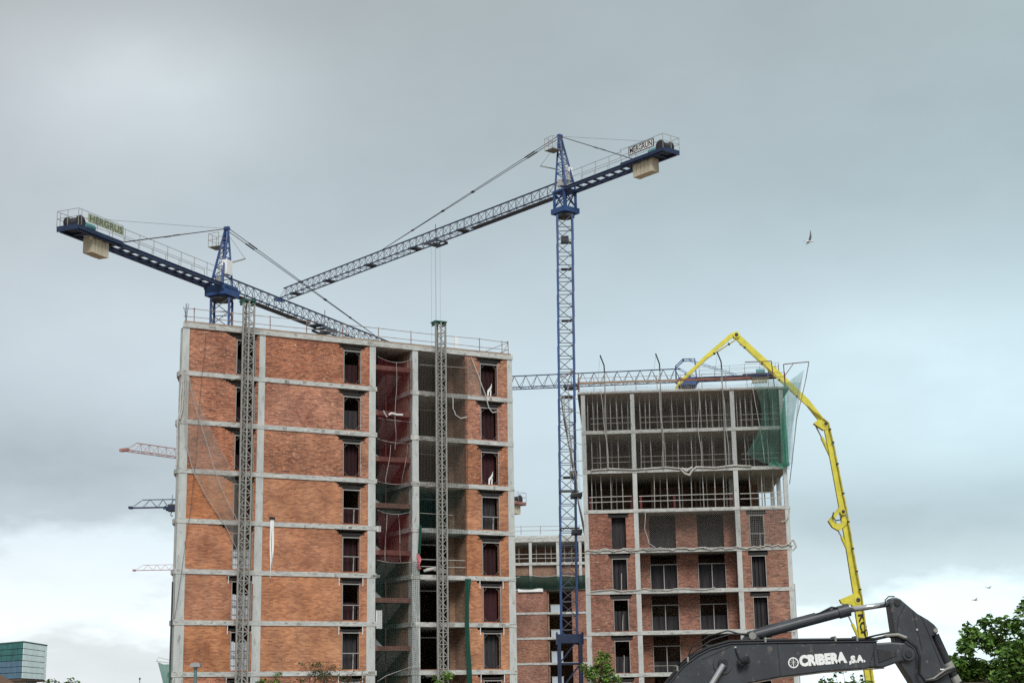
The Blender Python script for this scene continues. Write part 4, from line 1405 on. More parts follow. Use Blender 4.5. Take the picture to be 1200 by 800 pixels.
def jib_mesh(L, h, w, t, m, pan=1.0, taper=0):
    mb = MB()
    y = w / 2
    mb.beam((0, -y, 0), (L, -y, 0), t)
    mb.beam((0, y, 0), (L, y, 0), t)
    mb.beam((0, 0, h), (L - taper, 0, h), t * 1.15)
    mb.cur = 1
    n = max(1, round((L - taper) / pan))
    r = t * .42
    for s in (-1, 1):
        zig(mb, (0, s * y, 0), (L - taper, s * y, 0), (0, 0, h), (L - taper, 0, h), n, r)
        if taper:
            mb.beam((L - taper, 0, h), (L, s * y, 0), r)
    for i in range(round(L / pan)):
        a = i * pan
        mb.beam((a, -y, 0), (a, y, 0), r)
        mb.beam((a, -y if i % 2 else y, 0), (min(a + pan, L), y if i % 2 else -y, 0), r)
    return mb.mesh('jib_section', m)


def crane(label, base, yawd, zj, jl, cl, cols=('blue', 'steel_dark'), lean=0.0, mw=1.25, jh=1.08, jw=1.0, ht=0.085, apex=4.8, turret=1.2,
          pend=25.0, ctie=.75, cw=(8.2, 10.8), cw_h=1.15, sign=None, trolley=17.0, hook=10.0, detail=True, mast_top=None, base_z=0.0, pan=1.0, group=None):
    t = thing(WORLD, 'tower_crane', label, 'tower crane', (base[0], base[1], 0), group)
    root = Vector((base[0], base[1], 0))
    jr = Matrix.Rotation(R(yawd), 4, 'Z')

    def J(mb):
        mb.xf = Matrix.Translation(root + Vector((lean * zj, 0, zj))) @ jr
        return mb

    mtop = zj - turret - .75
    # mast
    sh = 2.1
    n = int((mtop - base_z) / sh)
    mm = mast_mesh(mw, sh, .15 if detail else .12, cols)
    for i in range(n + 1):
        z = mtop - (i + 1) * sh
        if z < base_z - .01:
            break
        inst('mast_section', mm, t, (lean * z, 0, z))
    # slewing ring and turret
    J(MB()).disc((0, 0, -turret - .72), (0, 0, 1), mw * .62, .22, 18).build('slewing_ring', 'steel_dark', t)
    s = J(MB())
    h = mw * .68
    s.box(-h, h, -h, h, -turret - .55, -turret - .12)
    s.box(-h * .75, h * .75, -h * .75, h * .75, -turret - .62, -turret - .05)
    s.build('slewing_platform', cols[0], t)
    if turret > .5:
        f = J(MB())
        q = mw * .5
        for a in (-q, q):
            for b in (-q, q):
                f.box(a - .08, a + .08, b - .08, b + .08, -turret - .12, .1)
            f.beam((a, -q, -turret), (a, q, .05), .07)
            f.beam((a, q, -turret), (a, -q, .05), .07)
            f.beam((-q, a, -turret), (q, a, .05), .07)
            f.beam((q, a, -turret), (-q, a, .05), .07)
        f.box(-q - .1, q + .1, -q - .1, q + .1, -.03, .15)
        f.build('turret', cols[0], t)
    else:
        f = J(MB())
        q = mw * .62
        f.box(-q, q, -q, q, -.14, .2)
        f.add([(-q * 1.5, -q, .05), (q * 1.5, -q, .05), (q, -q, -.5), (-q, -q, -.5), (-q * 1.5, q, .05), (q * 1.5, q, .05), (q, q, -.5), (-q, q, -.5)],
              [(0, 1, 2, 3), (7, 6, 5, 4), (0, 4, 5, 1), (1, 5, 6, 2), (2, 6, 7, 3), (3, 7, 4, 0)])
        f.build('turret', cols[0], t)
    # cat head
    if apex > 3:
        f = J(MB())
        ap = [(.42, .12, apex), (.42, -.12, apex)]
        for sgn in (0, 1):
            y = .5 if sgn == 0 else -.5
            f.beam((.6, y, .1), ap[sgn], .13)
            f.beam((-.75, y, .1), ap[sgn], .13)
            for i in range(1, 6):
                u = i / 6
                a = Vector((.6, y, .1)).lerp(Vector(ap[sgn]), u)
                b = Vector((-.75, y, .1)).lerp(Vector(ap[sgn]), u)
                f.beam(a, b, .06)
                f.beam(b, Vector((.6, y, .1)).lerp(Vector(ap[sgn]), u + 1 / 6), .05)
        for i in range(1, 6):
            u = i / 6
            for x0 in (.6, -.75):
                f.beam(Vector((x0, .5, .1)).lerp(Vector(ap[0]), u), Vector((x0, -.5, .1)).lerp(Vector(ap[1]), u), .05)
        f.box(.28, .56, -.2, .2, apex - .12, apex + .14)
        f.build('cat_head', cols[0], t)
        if detail:
            J(MB()).box(-.35, .35, -.62, -.18, 1.05, 2.15).build('switch_cabinet', 'white', t)
            J(MB()).box(-.2, .3, .05, .5, .5, 1.05).build('winch_motor', 'galv_pale', t)
            p = J(MB())
            za = apex - 1.35
            p.box(-.1, .9, .3, 1.25, za - .05, za)
            for x, y in ((-.1, 1.25), (.9, 1.25), (-.1, .35), (.9, .35), (.4, 1.25)):
                p.tube((x, y, za), (x, y, za + 1.0), .022)
            for z in (.5, 1.0):
                p.path([(-.1, .35, za + z), (-.1, 1.25, za + z), (.9, 1.25, za + z), (.9, .35, za + z)], .018)
            p.build('top_platform', 'galv', t)
            l = J(MB())
            for y in (-.18, .18):
                l.beam((-.62, y - .1, .4), (.2, y, apex - .6), .03)
            for i in range(14):
                u = i / 14
                l.beam((-.62 + .82 * u, -.24, .4 + u * (apex - 1)), (-.62 + .82 * u, .14, .4 + u * (apex - 1)), .025)
            l.build('ladder', 'galv', t)
            d = J(MB())
            d.beam((.6, 0, 2.1), (2.9, 0, 3.05), .09)
            d.build('davit_arm', 'galv', t)
            J(MB()).tube((2.9, 0, 3.05), (.45, 0, apex - .3), .012, 5).build('davit_stay', 'cable', t)
    else:
        f = J(MB())
        for y in (-.5, .5):
            f.path([(1.1, y, 0), (1.1, y, 1.5), (.3, y, apex), (-.9, y, apex), (-1.0, y, .1)], .06, 6)
            f.beam((-1.0, y, .2), (1.1, y, 1.5), .05)
        f.beam((.3, -.5, apex), (.3, .5, apex), .14)
        f.box(-.4, .2, -.3, .3, .2, .75)
        f.build('cat_head', cols[0], t)
    # jib
    sl = 6.0
    ns = int((jl - .6) // sl)
    jcol = ('blue_jib', 'brace_grey') if cols[0] == 'blue' else cols
    jm = jib_mesh(sl, jh, jw, ht, jcol, pan)
    for i in range(ns):
        inst('jib_section', jm, t, mw=Matrix.Translation((lean * zj, 0, zj)) @ jr @ Matrix.Translation((.6 + i * sl, 0, 0)))
    rest = jl - .6 - ns * sl
    if rest > .8:
        inst('jib_section', jib_mesh(rest, jh, jw, ht, jcol, pan, taper=min(1.2, rest * .6)), t, mw=Matrix.Translation((lean * zj, 0, zj)) @ jr @ Matrix.Translation((.6 + ns * sl, 0, 0)))
    e = J(MB())
    e.box(jl - .1, jl + .25, -jw * .55, jw * .55, -.1, .14)
    e.build('jib_end', cols[0], t)
    if detail:
        g_ = J(MB())
        g_.box(1.2, 12.0, -.22, .22, -.10, -.05)
        g_.build('jib_walkway', 'steel_dark', t)
        for x in (13.0, 20.0, 27.0, 34.0, 40.0):
            if x < jl - 1:
                b_ = J(MB())
                b_.box(x, x + .7, -.5, .5, .02, .12)
                b_.build('jib_plate', 'steel_dark', t)
    if trolley:
        k = J(MB())
        for x in (-.7, .7):
            k.box(trolley + x - .08, trolley + x + .08, -.75, .75, -.18, -.06)
        for y in (-.7, .7):
            k.box(trolley - .8, trolley + .8, y - .06, y + .06, -.3, -.14)
        for x in (-.6, .6):
            for y in (-.55, .55):
                k.disc((trolley + x, y, -.02), (0, 1, 0), .14, .08, 10)
        k.box(trolley - .3, trolley + .3, -.3, .3, -.42, -.2)
        k.tube((trolley, 0, 0), (trolley, 0, jh + .5), .03)
        k.build('trolley', cols[1], t)
        rp_ = J(MB())
        for x, y in ((-.35, -.2), (.35, -.2), (-.35, .25), (.35, .25)):
            rp_.tube((trolley + x, y, -.3), (trolley + x * .8, y, hook - zj + .8), .007, 4)
        rp_.build('hoist_rope', 'cable', t)
        hk = J(MB())
        hk.prism([(trolley - .35, hook - zj), (trolley + .35, hook - zj), (trolley + .4, hook - zj + .8), (trolley - .4, hook - zj + .8)], -.12, .35)
        hk.path([(trolley, .1, hook - zj), (trolley + .12, .1, hook - zj - .3), (trolley, .1, hook - zj - .5), (trolley - .14, .1, hook - zj - .36)], .05, 6)
        hk.build('hook_block', 'steel_dark', t)
    # counter jib
    y = .62
    c = J(MB())
    for s_ in (-1, 1):
        c.box(-cl, -.5, s_ * y - .05, s_ * y + .05, -.04, .18)
        c.box(-cl, -.5, s_ * y - .10, s_ * y + .10, .18, .215)
        c.box(-cl, -.5, s_ * y - .10, s_ * y + .10, -.075, -.04)
    x = -.9
    i = 0
    while x > -cl + .3:
        c.box(x - .13, x + .13, -y, y, -.03, .05)
        x -= 1.0
        i += 1
    c.build('counter_jib', 'blue_jib' if cols[0] == 'blue' else cols[0], t)
    w = J(MB())
    w.box(-cw[0], -.6, .44, .60, .222, .24)
    w.build('walkway', cols[1], t)
    pf = J(MB())
    x0 = cw[0] - .9
    for s_ in (-1, 1):
        pf.box(-cl - .1, -x0, s_ * .74 - .06, s_ * .74 + .06, .03, .30)
    pf.box(-cl - .12, -cl + 1.7, -.76, .76, .08, .14)
    pf.box(-cl - .15, -cl - .05, -.82, .82, -.05, .30)
    pf.box(-cw[0] + .05, -x0, -.72, .72, .10, .16)
    pf.build('rear_platform', cols[0] if cols[0] != 'blue' else 'blue_dark', t)
    rl = bpy.data.objects.new('counter_jib_rail', None)
    COL.objects.link(rl)
    rl.parent = t
    OFF[rl.name] = root
    for s_ in (-1, 1):
        x = -1.3
        while x > -cl:
            yy = s_ * (.66 if x > -x0 else .86)
            J(MB()).tube((x, yy, .3), (x, yy, 1.28), .022, 5).build('post', 'galv', rl)
            x -= 1.55
        J(MB()).path([(-1.3, s_ * .66, 1.25), (-x0, s_ * .66, 1.25), (-x0 - .1, s_ * .86, 1.30), (-cl - .1, s_ * .86, 1.32)], .018, 5).build('rail', 'galv', rl)
        J(MB()).path([(-1.3, s_ * .66, .78), (-x0, s_ * .66, .78), (-x0 - .1, s_ * .86, .82), (-cl - .1, s_ * .86, .82)], .015, 5).build('rail', 'galv', rl)
    e = J(MB())
    for z in (.82, 1.32):
        e.tube((-cl - .1, -.86, z), (-cl - .1, .86, z), .018, 5)
    for yy in (-.86, 0, .86):
        e.tube((-cl - .1, yy, .2), (-cl - .1, yy, 1.32), .022, 5)
    e.build('end_rail', 'galv', rl)
    # counterweights: slabs side by side
    nb = 5
    step = (cw[1] - cw[0]) / nb
    for i in range(nb):
        a = -cw[0] - (i + 1) * step
        b = J(MB())
        b.box(a + .02, a + step - .02, -.37, .37, -cw_h - random.uniform(0, .03), .02)
        b.box(a + .06, a + step - .06, -.34, .34, .02, .42)
        b.path([(a + step / 2 - .06, 0, .42), (a + step / 2 - .06, 0, .52), (a + step / 2 + .06, 0, .52), (a + step / 2 + .06, 0, .42)], .018, 5)
        b.build('counterweight', 'cream' if cols[0] != 'blue_dark' else cols[0], t)
    # winch
    wv = J(MB())
    wv.box(-cl + .15, -cl + 1.5, -.55, .55, .17, .35)
    wv.disc((-cl + .55, 0, .62), (0, 1, 0), .34, .9, 14)
    for yy in (-.5, .5):
        wv.disc((-cl + .55, yy, .62), (0, 1, 0), .46, .06, 14)
    wv.build('winch_drum', 'dark_panel', t)
    J(MB()).path([(-cl + 1.3, -.1, .62), (-cl + 2.2, -.1, .62)], .30, 12).build('winch_engine', 'teal', t)
    # ties
    if apex > 3:
        tie = J(MB())
        for yy in (-.16, .16):
            tie.tube((.42, yy, apex), (pend, 0, jh + .05), .028, 5)
            tie.tube((.42, yy, apex), (-cl * ctie, yy * 3.6, .42), .028, 5)
            for u in (.12, .45, .62, .8):
                p, q = Vector((.42, yy, apex)), Vector((pend, 0, jh + .05))
                tie.tube(p.lerp(q, u), p.lerp(q, u + .012 if u > .2 else u + .05), .06, 6)
            p, q = Vector((.42, yy, apex)), Vector((-cl * ctie, yy * 3.6, .42))
            tie.tube(p.lerp(q, .5), p.lerp(q, .56), .05, 6)
        tie.build('tie_rod', 'cable', t)
        if detail:
            J(MB()).tube((.42, 0, apex), (-cl + .6, 0, 1.0), .012, 4).build('luff_rope', 'cable', t)
    else:
        tie = J(MB())
        for yy in (-.45, .45):
            tie.tube((-.2, yy, apex), (-cl * .55, yy, .35), .035, 6)
        tie.build('tie_rod', cols[0], t)
    if sign:
        x0_, x1_, yy, z0, hh, txt, bm_, tm_, border = sign
        b = J(MB())
        b.box(x0_, x1_, yy - .02, yy + .02, z0, z0 + hh)
        bo = b.build('sign_board', bm_, t)
        if border:
            e = J(MB())
            for zz in (z0 - .04, z0 + hh):
                e.box(x0_ - .05, x1_ + .05, yy - .03, yy + .03, zz, zz + .05)
            for xx in (x0_ - .05, x1_):
                e.box(xx, xx + .05, yy - .03, yy + .03, z0, z0 + hh)
            e.build('sign_border', 'black', bo)
        face = border  # which side carries the letters
        letters(txt, hh * .82, (x1_ - x0_) * .92, tm_, bo, J(MB()).xf @ Matrix.Translation(((x0_ + x1_) / 2, yy + (.028 if sign_flip(yawd) else -.028), z0 + hh / 2)) @
                (Matrix.Rotation(math.pi, 4, 'Z') if sign_flip(yawd) else Matrix.Identity(4)) @ Matrix.Rotation(R(90), 4, 'X'), root, offset=.006)
    return t


def sign_flip(yawd):
    return math.cos(R(yawd)) < 0


def letters(txt, size, width, m, parent, mw, off, offset=.018, shear=0.0):
    cu = bpy.data.curves.new('lettering', 'FONT')
    cu.body = txt
    cu.size = size * 1.38
    cu.align_x = 'CENTER'
    cu.align_y = 'CENTER'
    cu.extrude = .006
    cu.offset = offset
    cu.shear = shear
    cu.resolution_u = 4
    o = bpy.data.objects.new('lettering_tmp', cu)
    COL.objects.link(o)
    bpy.context.view_layer.update()
    dg = bpy.context.evaluated_depsgraph_get()
    me = bpy.data.meshes.new_from_object(o.evaluated_get(dg))
    bpy.data.objects.remove(o)
    xs = [v.co.x for v in me.vertices]
    k = width / (max(xs) - min(xs))
    mid = (max(xs) + min(xs)) / 2
    for v in me.vertices:
        v.co.x = (v.co.x - mid) * k
        v.co = mw @ v.co
        v.co -= off
    me.materials.clear()
    me.materials.append(M[m])
    for p in me.polygons:
        p.material_index = 0
    lo = bpy.data.objects.new('lettering', me)
    COL.objects.link(lo)
    lo.parent = parent
    return lo


blue = ('blue', 'brace_grey')
tcr = crane('tall blue tower crane standing between the two blocks, its jib reaching left', (3.83, 121.0), 129.9, 43.6, 43.3, 11.9, blue, lean=.0139, mw=1.2, apex=4.9, turret=1.25,
            pend=25.5, ctie=.70, cw=(8.2, 10.3), cw_h=1.0, sign=(-11.0, -8.4, .88, .62, .55, 'MERGRUN', 'white', 'black', True), trolley=17.2, hook=11.0, base_z=6.9)
# climbing base of the tall crane and its two wall ties
bs = MB()
for a in (-.8, .8):
    for b in (-.8, .8):
        bs.box(3.95 + a - .13, 3.95 + a + .13, 121 + b - .13, 121 + b + .13, 0, 8.7)
for z in (.6, 2.6, 4.6, 6.6):
    for b in (-.8, .8):
        bs.beam((3.15, 121 + b, z), (4.75, 121 + b, z), .12)
        bs.beam((3.15, 121 + b, z), (4.75, 121 + b, z + 2), .09)
    for a in (-.8, .8):
        bs.beam((3.95 + a, 120.2, z), (3.95 + a, 121.8, z), .12)
        bs.beam((3.95 + a, 121.8, z), (3.95 + a, 120.2, z + 2), .09)
bs.box(3.02, 4.90, 120.1, 121.9, 8.1, 8.75)
bs.box(2.95, 3.05, 120.0, 122, 8.0, 8.9)
bs.box(4.88, 4.98, 120.0, 122, 8.0, 8.9)
bs.build('base_frame', 'blue_dark', tcr)
for z, x1 in ((19.2, 5.17), (16.4, 5.1)):
    for y0 in (120.1, 121.5):
        MB().box(4.3, x1, y0, y0 + .2, z - .16, z + .16).build('wall_tie', 'steel_dark', tcr)
    MB().box(3.4, 4.9, 120.2, 120.28, z + .2, z + .32).build('tie_collar', 'steel_dark', tcr)
for z in (39.4, 37.2, 33.0, 26.9, 20.6):
    MB().box(3.83 + .0139 * z - .35, 3.83 + .0139 * z + .45, 120.75, 121.3, z, z + .08).build('mast_landing', 'steel_dark', tcr)
MB().box(4.05, 4.65, 120.8, 121.2, 39.5, 39.95).build('cable_box', 'steel_dark', tcr)

crane('blue tower crane behind the left block with an olive sign board on its rear arm', (-21.2, 112.0), 65.8, 33.7, 42.0, 17.0, blue, mw=1.32, apex=4.75, turret=.05, pend=23.0, ctie=.71,
      cw=(13.4, 15.1), cw_h=1.0, sign=(-16.2, -12.6, -.88, .66, .55, 'HERGRUS', 'sign_olive', 'sign_text', False), trolley=14.5, hook=20.0)
crane('low blue tower crane behind the right block, its pale jib passing over the roof line', (18.0, 160.0), 172.0, 35.75, 30.0, 9.3, ('blue', 'steel_dark'), mw=1.4, jh=1.3, jw=1.2, apex=2.2, turret=.05,
      cw=(6.6, 8.2), cw_h=.5, trolley=12.0, hook=26.0, detail=False, pan=1.3)
crane('red and white tower crane far behind the left block, uppermost of three jib tips', (-7.6, 164.0), 180 + 53.0, 24.9, 41.5, 13.5, ('red_pale', 'red_pale'), mw=1.2, jh=.75, jw=.8, ht=.055, apex=2.0, turret=.05,
      cw=(10.2, 13.2), cw_h=1.0, trolley=0, detail=False)
crane('dark blue tower crane far behind the left block, middle of three jib tips', (-14.0, 170.0), 180.0, 24.8, 27.4, 9, ('blue_dark', 'blue_dark'), mw=1.2, jh=.85, jw=.7, ht=.08, apex=2.0, turret=.05,
      cw=(6, 8), cw_h=.8, trolley=23.0, hook=24.3, detail=False, pan=1.2)
crane('slender red tower crane far behind the left block, lowest of three jib tips', (-22.0, 230.0), 180.0, 23.0, 33.2, 9, ('red_pale', 'red_pale'), mw=1.2, jh=.75, jw=.6, ht=.05, apex=2.0, turret=.05,
      cw=(6, 8), cw_h=.8, trolley=0, detail=False, pan=1.2)

# ------------------------------------------------------------------ yellow concrete pump boom behind the right block
PY = 124.0
pb = thing(WORLD, 'concrete_pump', 'yellow folding concrete pump boom reaching over the roof of the right block', 'concrete pump', (27.4, PY, 0))


def seg(pts, w0, w1, y, dep, name='boom_section', m='yellow'):
    """box section boom arm along points in the x z plane, tapering from w0 to w1"""
    n = len(pts)
    L_, R_ = [], []
    for i, (x, z) in enumerate(pts):
        a = Vector(pts[max(i - 1, 0)])
        b = Vector(pts[min(i + 1, n - 1)])
        t_ = (b - a).normalized()
        nn = Vector((-t_.y, t_.x))
        w_ = (w0 + (w1 - w0) * i / (n - 1)) / 2
        L_.append((x + nn.x * w_, z + nn.y * w_))
        R_.append((x - nn.x * w_, z - nn.y * w_))
    mb = MB().prism(L_ + R_[::-1], y - dep / 2, y + dep / 2)
    return mb.build(name, m, pb)


seg([(27.5, 2.6), (27.08, 4.15), (26.75, 7.9), (26.45, 10.9)], .72, .60, PY, .42)
seg([(26.50, 11.3), (26.25, 13.6), (26.0, 16.0), (25.72, 18.0)], .60, .44, PY + .05, .38)
seg([(25.75, 17.9), (25.45, 20.2), (25.1, 22.9), (24.80, 24.9)], .48, .36, PY - .05, .34)
seg([(24.75, 24.95), (23.41, 26.83), (20.83, 29.51), (18.2, 32.15)], .42, .44, PY, .30)
seg([(18.2, 32.32), (17.75, 32.35), (15.6, 30.6), (13.25, 28.4)], .40, .24, PY, .26)
for (x, z), r_ in (((26.47, 11.1), .42), ((25.74, 17.95), .34), ((24.8, 24.95), .34), ((18.05, 32.3), .36)):
    MB().disc((x, PY, z), (0, 1, 0), r_ * .75, .60, 14).build('joint_pin', 'yellow', pb)
    MB().disc((x, PY, z), (0, 1, 0), r_ * .4, .70, 10).build('joint_pin', 'steel_dark', pb)
for poly in ([(25.05, 11.15), (26.1, 11.55), (26.75, 11.45), (26.85, 10.7), (26.1, 10.45), (25.95, 10.75), (25.2, 10.85)],
             [(24.55, 17.25), (25.5, 18.35), (25.6, 18.05), (24.95, 17.3), (25.35, 16.95), (26.05, 17.45), (26.15, 17.15), (25.35, 16.45), (24.85, 16.75)],
             [(23.85, 25.0), (24.2, 25.3), (24.75, 25.25), (25.1, 24.6), (24.6, 24.45), (24.1, 24.8)]):
    MB().prism(poly, PY - .26, PY + .26).build('linkage', 'yellow', pb)
for (a, b, c) in (((25.25, 10.95), (25.95, 9.3), (26.72, 7.4)), ((25.3, 16.5), (25.55, 16.0), (26.2, 14.4)), ((24.0, 24.9), (24.45, 23.9), (25.1, 22.3)), ((18.3, 31.6), (19.3, 30.85), (20.3, 30.15))):
    MB().tube((a[0], PY, a[1]), (b[0], PY, b[1]), .06, 8).build('cylinder_rod', 'chrome', pb)
    MB().tube((b[0], PY, b[1]), (c[0], PY, c[1]), .13, 8).build('cylinder', 'yellow', pb)
hp = MB()
hp.path([(27.2, PY - .34, 4), (26.95, PY - .36, 8), (26.75, PY - .36, 11.2), (26.4, PY - .36, 14), (25.98, PY - .35, 18.2), (25.7, PY - .35, 20.2), (25.35, PY - .33, 22.9), (25.0, PY - .33, 25.0), (23.3, PY - .3, 26.5),
         (20.6, PY - .3, 29.2), (18.0, PY - .3, 31.9), (15.6, PY - .27, 30.4), (13.3, PY - .25, 28.3)], .065, 8)
hp.build('delivery_pipe', 'pipe_yellow', pb)
for poly in ([(24.95, 17.9), (24.85, 17.55), (25.1, 17.25), (25.45, 17.3), (25.6, 17.6)],):
    MB().path([(x, PY - .4, z) for x, z in poly], .05, 6).build('hose', 'black', pb)
for a, b_ in (((26.95, 8), (26.75, 11.2)), ((26.75, 11.2), (26.4, 14)), ((26.4, 14), (25.98, 18.2)), ((25.98, 18.2), (25.35, 22.9)), ((25.35, 22.9), (25.0, 25.0)), ((23.3, 26.5), (20.6, 29.2)), ((20.6, 29.2), (18.0, 31.9)), ((18.0, 31.9), (15.6, 30.4))):
    for q in (.25, .75):
        x, z = a[0] + (b_[0] - a[0]) * q, a[1] + (b_[1] - a[1]) * q
        MB().disc((x, PY - .35, z), (b_[0] - a[0], 0, b_[1] - a[1]), .11, .10, 8).build('pipe_clamp', 'steel_dark', pb)
MB().path([(13.25, PY, 28.4), (13.1, PY, 28.1), (13.08, PY, 27.3)], .10, 8).build('end_hose', 'pipe_yellow', pb)
MB().box(12.8, 13.4, PY - .2, PY + .2, 26.8, 27.35).build('end_hopper', 'yellow', pb)
ln = math.atan2(10.3 - 6.5, 26.55 - 26.95)
letters('KCP', .50, 1.75, 'black', pb, Matrix.Translation((26.70, PY - .262, 9.15)) @ Matrix.Rotation(R(90), 4, 'X') @ Matrix.Rotation(R(-83.5), 4, 'Z'), Vector((27.4, PY, 0)), offset=.02)
b = MB()
b.box(26.2, 28.8, PY - 1.2, PY + 1.2, .9, 1.3)
b.box(24, 33, PY - .9, PY + .9, .75, 1.1)
b.path([(27.5, PY, 1.3), (27.5, PY, 3.0)], .55, 14)
b.build('pedestal', 'yellow', pb)
for x in (24.6, 26, 29.5, 31.8):
    for y in (-1, 1):
        MB().disc((x, PY + y * 1.0, .5), (0, 1, 0), .5, .3, 16).build('wheel', 'black', pb)
c = MB()
c.prism([(31.2, 1.1), (33.2, 1.1), (33.2, 2.1), (32.9, 3.0), (31.2, 3.0)], PY - 1.15, PY + 1.15)
c.build('cab', 'white', pb)

# ------------------------------------------------------------------ excavator in front
EY = 30.0
ex = thing(WORLD, 'excavator', 'charcoal excavator boom and arm with white lettering in front of the right block', 'excavator', (-.6, EY, 0))


def plate(poly, y0, y1, name, m, parent, bev=.02, label=None):
    o_ = MB().prism(poly, y0, y1).build(name, m, parent, label)
    if bev:
        md = o_.modifiers.new('bevel', 'BEVEL')
        md.width = bev
        md.segments = 2
        md.limit_method = 'ANGLE'
        md.angle_limit = R(35)
    return o_


BT, BB = EY - .30, EY + .30
boom_poly = [(.35, 1.9), (.30, 1.6), (.5, 1.45), (.75, 1.55), (1.9, 2.75), (3.0, 3.55), (3.85, 4.22), (4.25, 4.38), (4.84, 4.48), (5.61, 4.56), (6.48, 4.61), (6.66, 5.09), (4.76, 5.10), (3.94, 5.1), (3.56, 5.0), (3.31, 4.88), (3.04, 4.69), (2.79, 4.41), (2.41, 3.98), (1.3, 2.7)]
boom = plate(boom_poly, BT, BB, 'boom', 'digger', ex, .025)
plate([(6.45, 5.06), (6.47, 4.625), (6.75, 4.62), (7.06, 4.72), (7.3, 4.75), (7.36, 4.87), (7.32, 4.98), (7.18, 5.06), (6.92, 5.08)], EY - .27, EY + .27, 'boom_nose', 'digger', boom, .03)
plate([(6.64, 4.98), (6.66, 4.7), (7.0, 4.82), (7.0, 4.9)], EY - .285, EY - .262, 'nose_gusset', 'digger_dark', boom, .01)
for x, z, r_, dpt, m_ in ((7.22, 4.86, .12, .60, 'digger'), (7.22, 4.86, .065, .66, 'digger_dark'), (3.78, 4.72, .17, .66, 'digger'), (3.78, 4.74, .085, .86, 'digger_dark'), (.5, 1.65, .14, .9, 'digger_dark')):
    MB().disc((x, EY, z), (0, 1, 0), r_, dpt, 20).build('pin', m_, boom, smooth=False)
# welded seams and cover plates standing just proud of the boom side
for a, b_ in (((4.81, 5.08), (4.84, 4.49)), ((6.58, 5.08), (6.60, 4.62)), ((3.40, 4.82), (3.95, 5.05))):
    MB().beam((a[0], BT - .002, a[1]), (b_[0], BT - .002, b_[1]), .012, .012).build('weld_seam', 'digger_dark', boom)
fl = MB()
top = [(2.41, 3.98), (2.79, 4.41), (3.04, 4.69), (3.31, 4.88), (3.56, 5.0), (3.94, 5.1), (4.76, 5.105), (6.66, 5.095)]
for a, b_ in zip(top[:-1], top[1:]):
    fl.beam((a[0], EY, a[1] + .004), (b_[0], EY, b_[1] + .004), .66, .02, up=(-(b_[1] - a[1]), 0, b_[0] - a[0]))
fl.build('top_flange', 'digger', boom)
bf = MB()
bot = [(3.0, 3.55), (3.85, 4.22), (4.25, 4.38), (4.84, 4.48), (5.61, 4.56), (6.48, 4.61), (6.75, 4.62)]
for a, b_ in zip(bot[:-1], bot[1:]):
    bf.beam((a[0], EY, a[1] - .012), (b_[0], EY, b_[1] - .012), .66, .022, up=(-(b_[1] - a[1]), 0, b_[0] - a[0]))
bf.build('bottom_flange', 'rusty_flange', boom)
# hoses along the top, with clamps
for k, (dz, dy) in enumerate(((.045, -.22), (.05, -.12), (.045, .1))):
    MB().path([(x, EY + dy, z + dz) for x, z in top] + [(6.95, EY + dy, 5.2), (7.2, EY + dy - .1, 5.12), (7.36, EY - .33, 4.98), (7.41, EY - .34, 4.8), (7.38, EY - .34, 4.5), (7.48, EY - .34, 4.36), (7.68, EY - .34, 4.38), (7.9, EY - .33, 4.5), (8.08 - .0 * k, EY - .3, 4.56)][:(9 if k == 0 else 2)], .026, 8).build('hydraulic_hose', 'black', boom, smooth=True)
for x, z in ((2.95, 4.64), (3.15, 4.80), (4.6, 5.13), (5.9, 5.13), (6.3, 5.13)):
    MB().box(x - .016, x + .016, EY - .26, EY + .16, z - .02, z + .075).build('hose_clamp', 'galv', boom)
for k in (0, 2):
    MB().path([(2.9 + .1 * k, EY - .2 + .12 * k, 4.66), (3.25, EY - .2 + .12 * k, 4.95 + .05 * k), (3.6, EY - .2 + .12 * k, 5.17 + .045 * k), (3.95, EY - .2 + .12 * k, 5.27 + .04 * k), (4.22, EY - .18 + .12 * k, 5.27), (4.42, EY - .12 + .1 * k, 5.25)], .014, 8).build('hydraulic_hose', 'black', boom, smooth=True)
MB().path([(6.45, EY - .25, 5.16), (6.62, EY - .25, 5.2), (6.9, EY - .25, 5.25), (7.05, EY - .25, 5.22)], .018, 6).build('hydraulic_hose', 'black', boom, smooth=True)
MB().path([(6.8, EY - .27, 5.2), (7.05, EY - .3, 5.21), (7.2, EY - .3, 5.15)], .03, 8).build('hose_fitting', 'galv', boom)
# small lamp and its cable on the boom side
lp = MB()
lp.path([(4.14, BT - .1, 4.78), (4.24, BT - .16, 4.80)], .07, 12)
lp.box(4.05, 4.2, BT - .1, BT, 4.72, 4.79)
lp.path([(4.1, BT - .07, 4.68), (4.12, BT - .12, 4.74)], .05, 10)
lp.build('work_lamp', 'digger_dark', boom)
MB().path([(4.03, BT - .01, 5.02), (4.04, BT - .02, 4.95), (4.08, BT - .02, 4.84), (4.13, BT - .05, 4.76)], .014, 6).build('lamp_cable', 'black', boom)
MB().disc((4.03, BT, 5.03), (0, 1, 0), .02, .03, 8).build('bolt', 'galv_pale', boom)
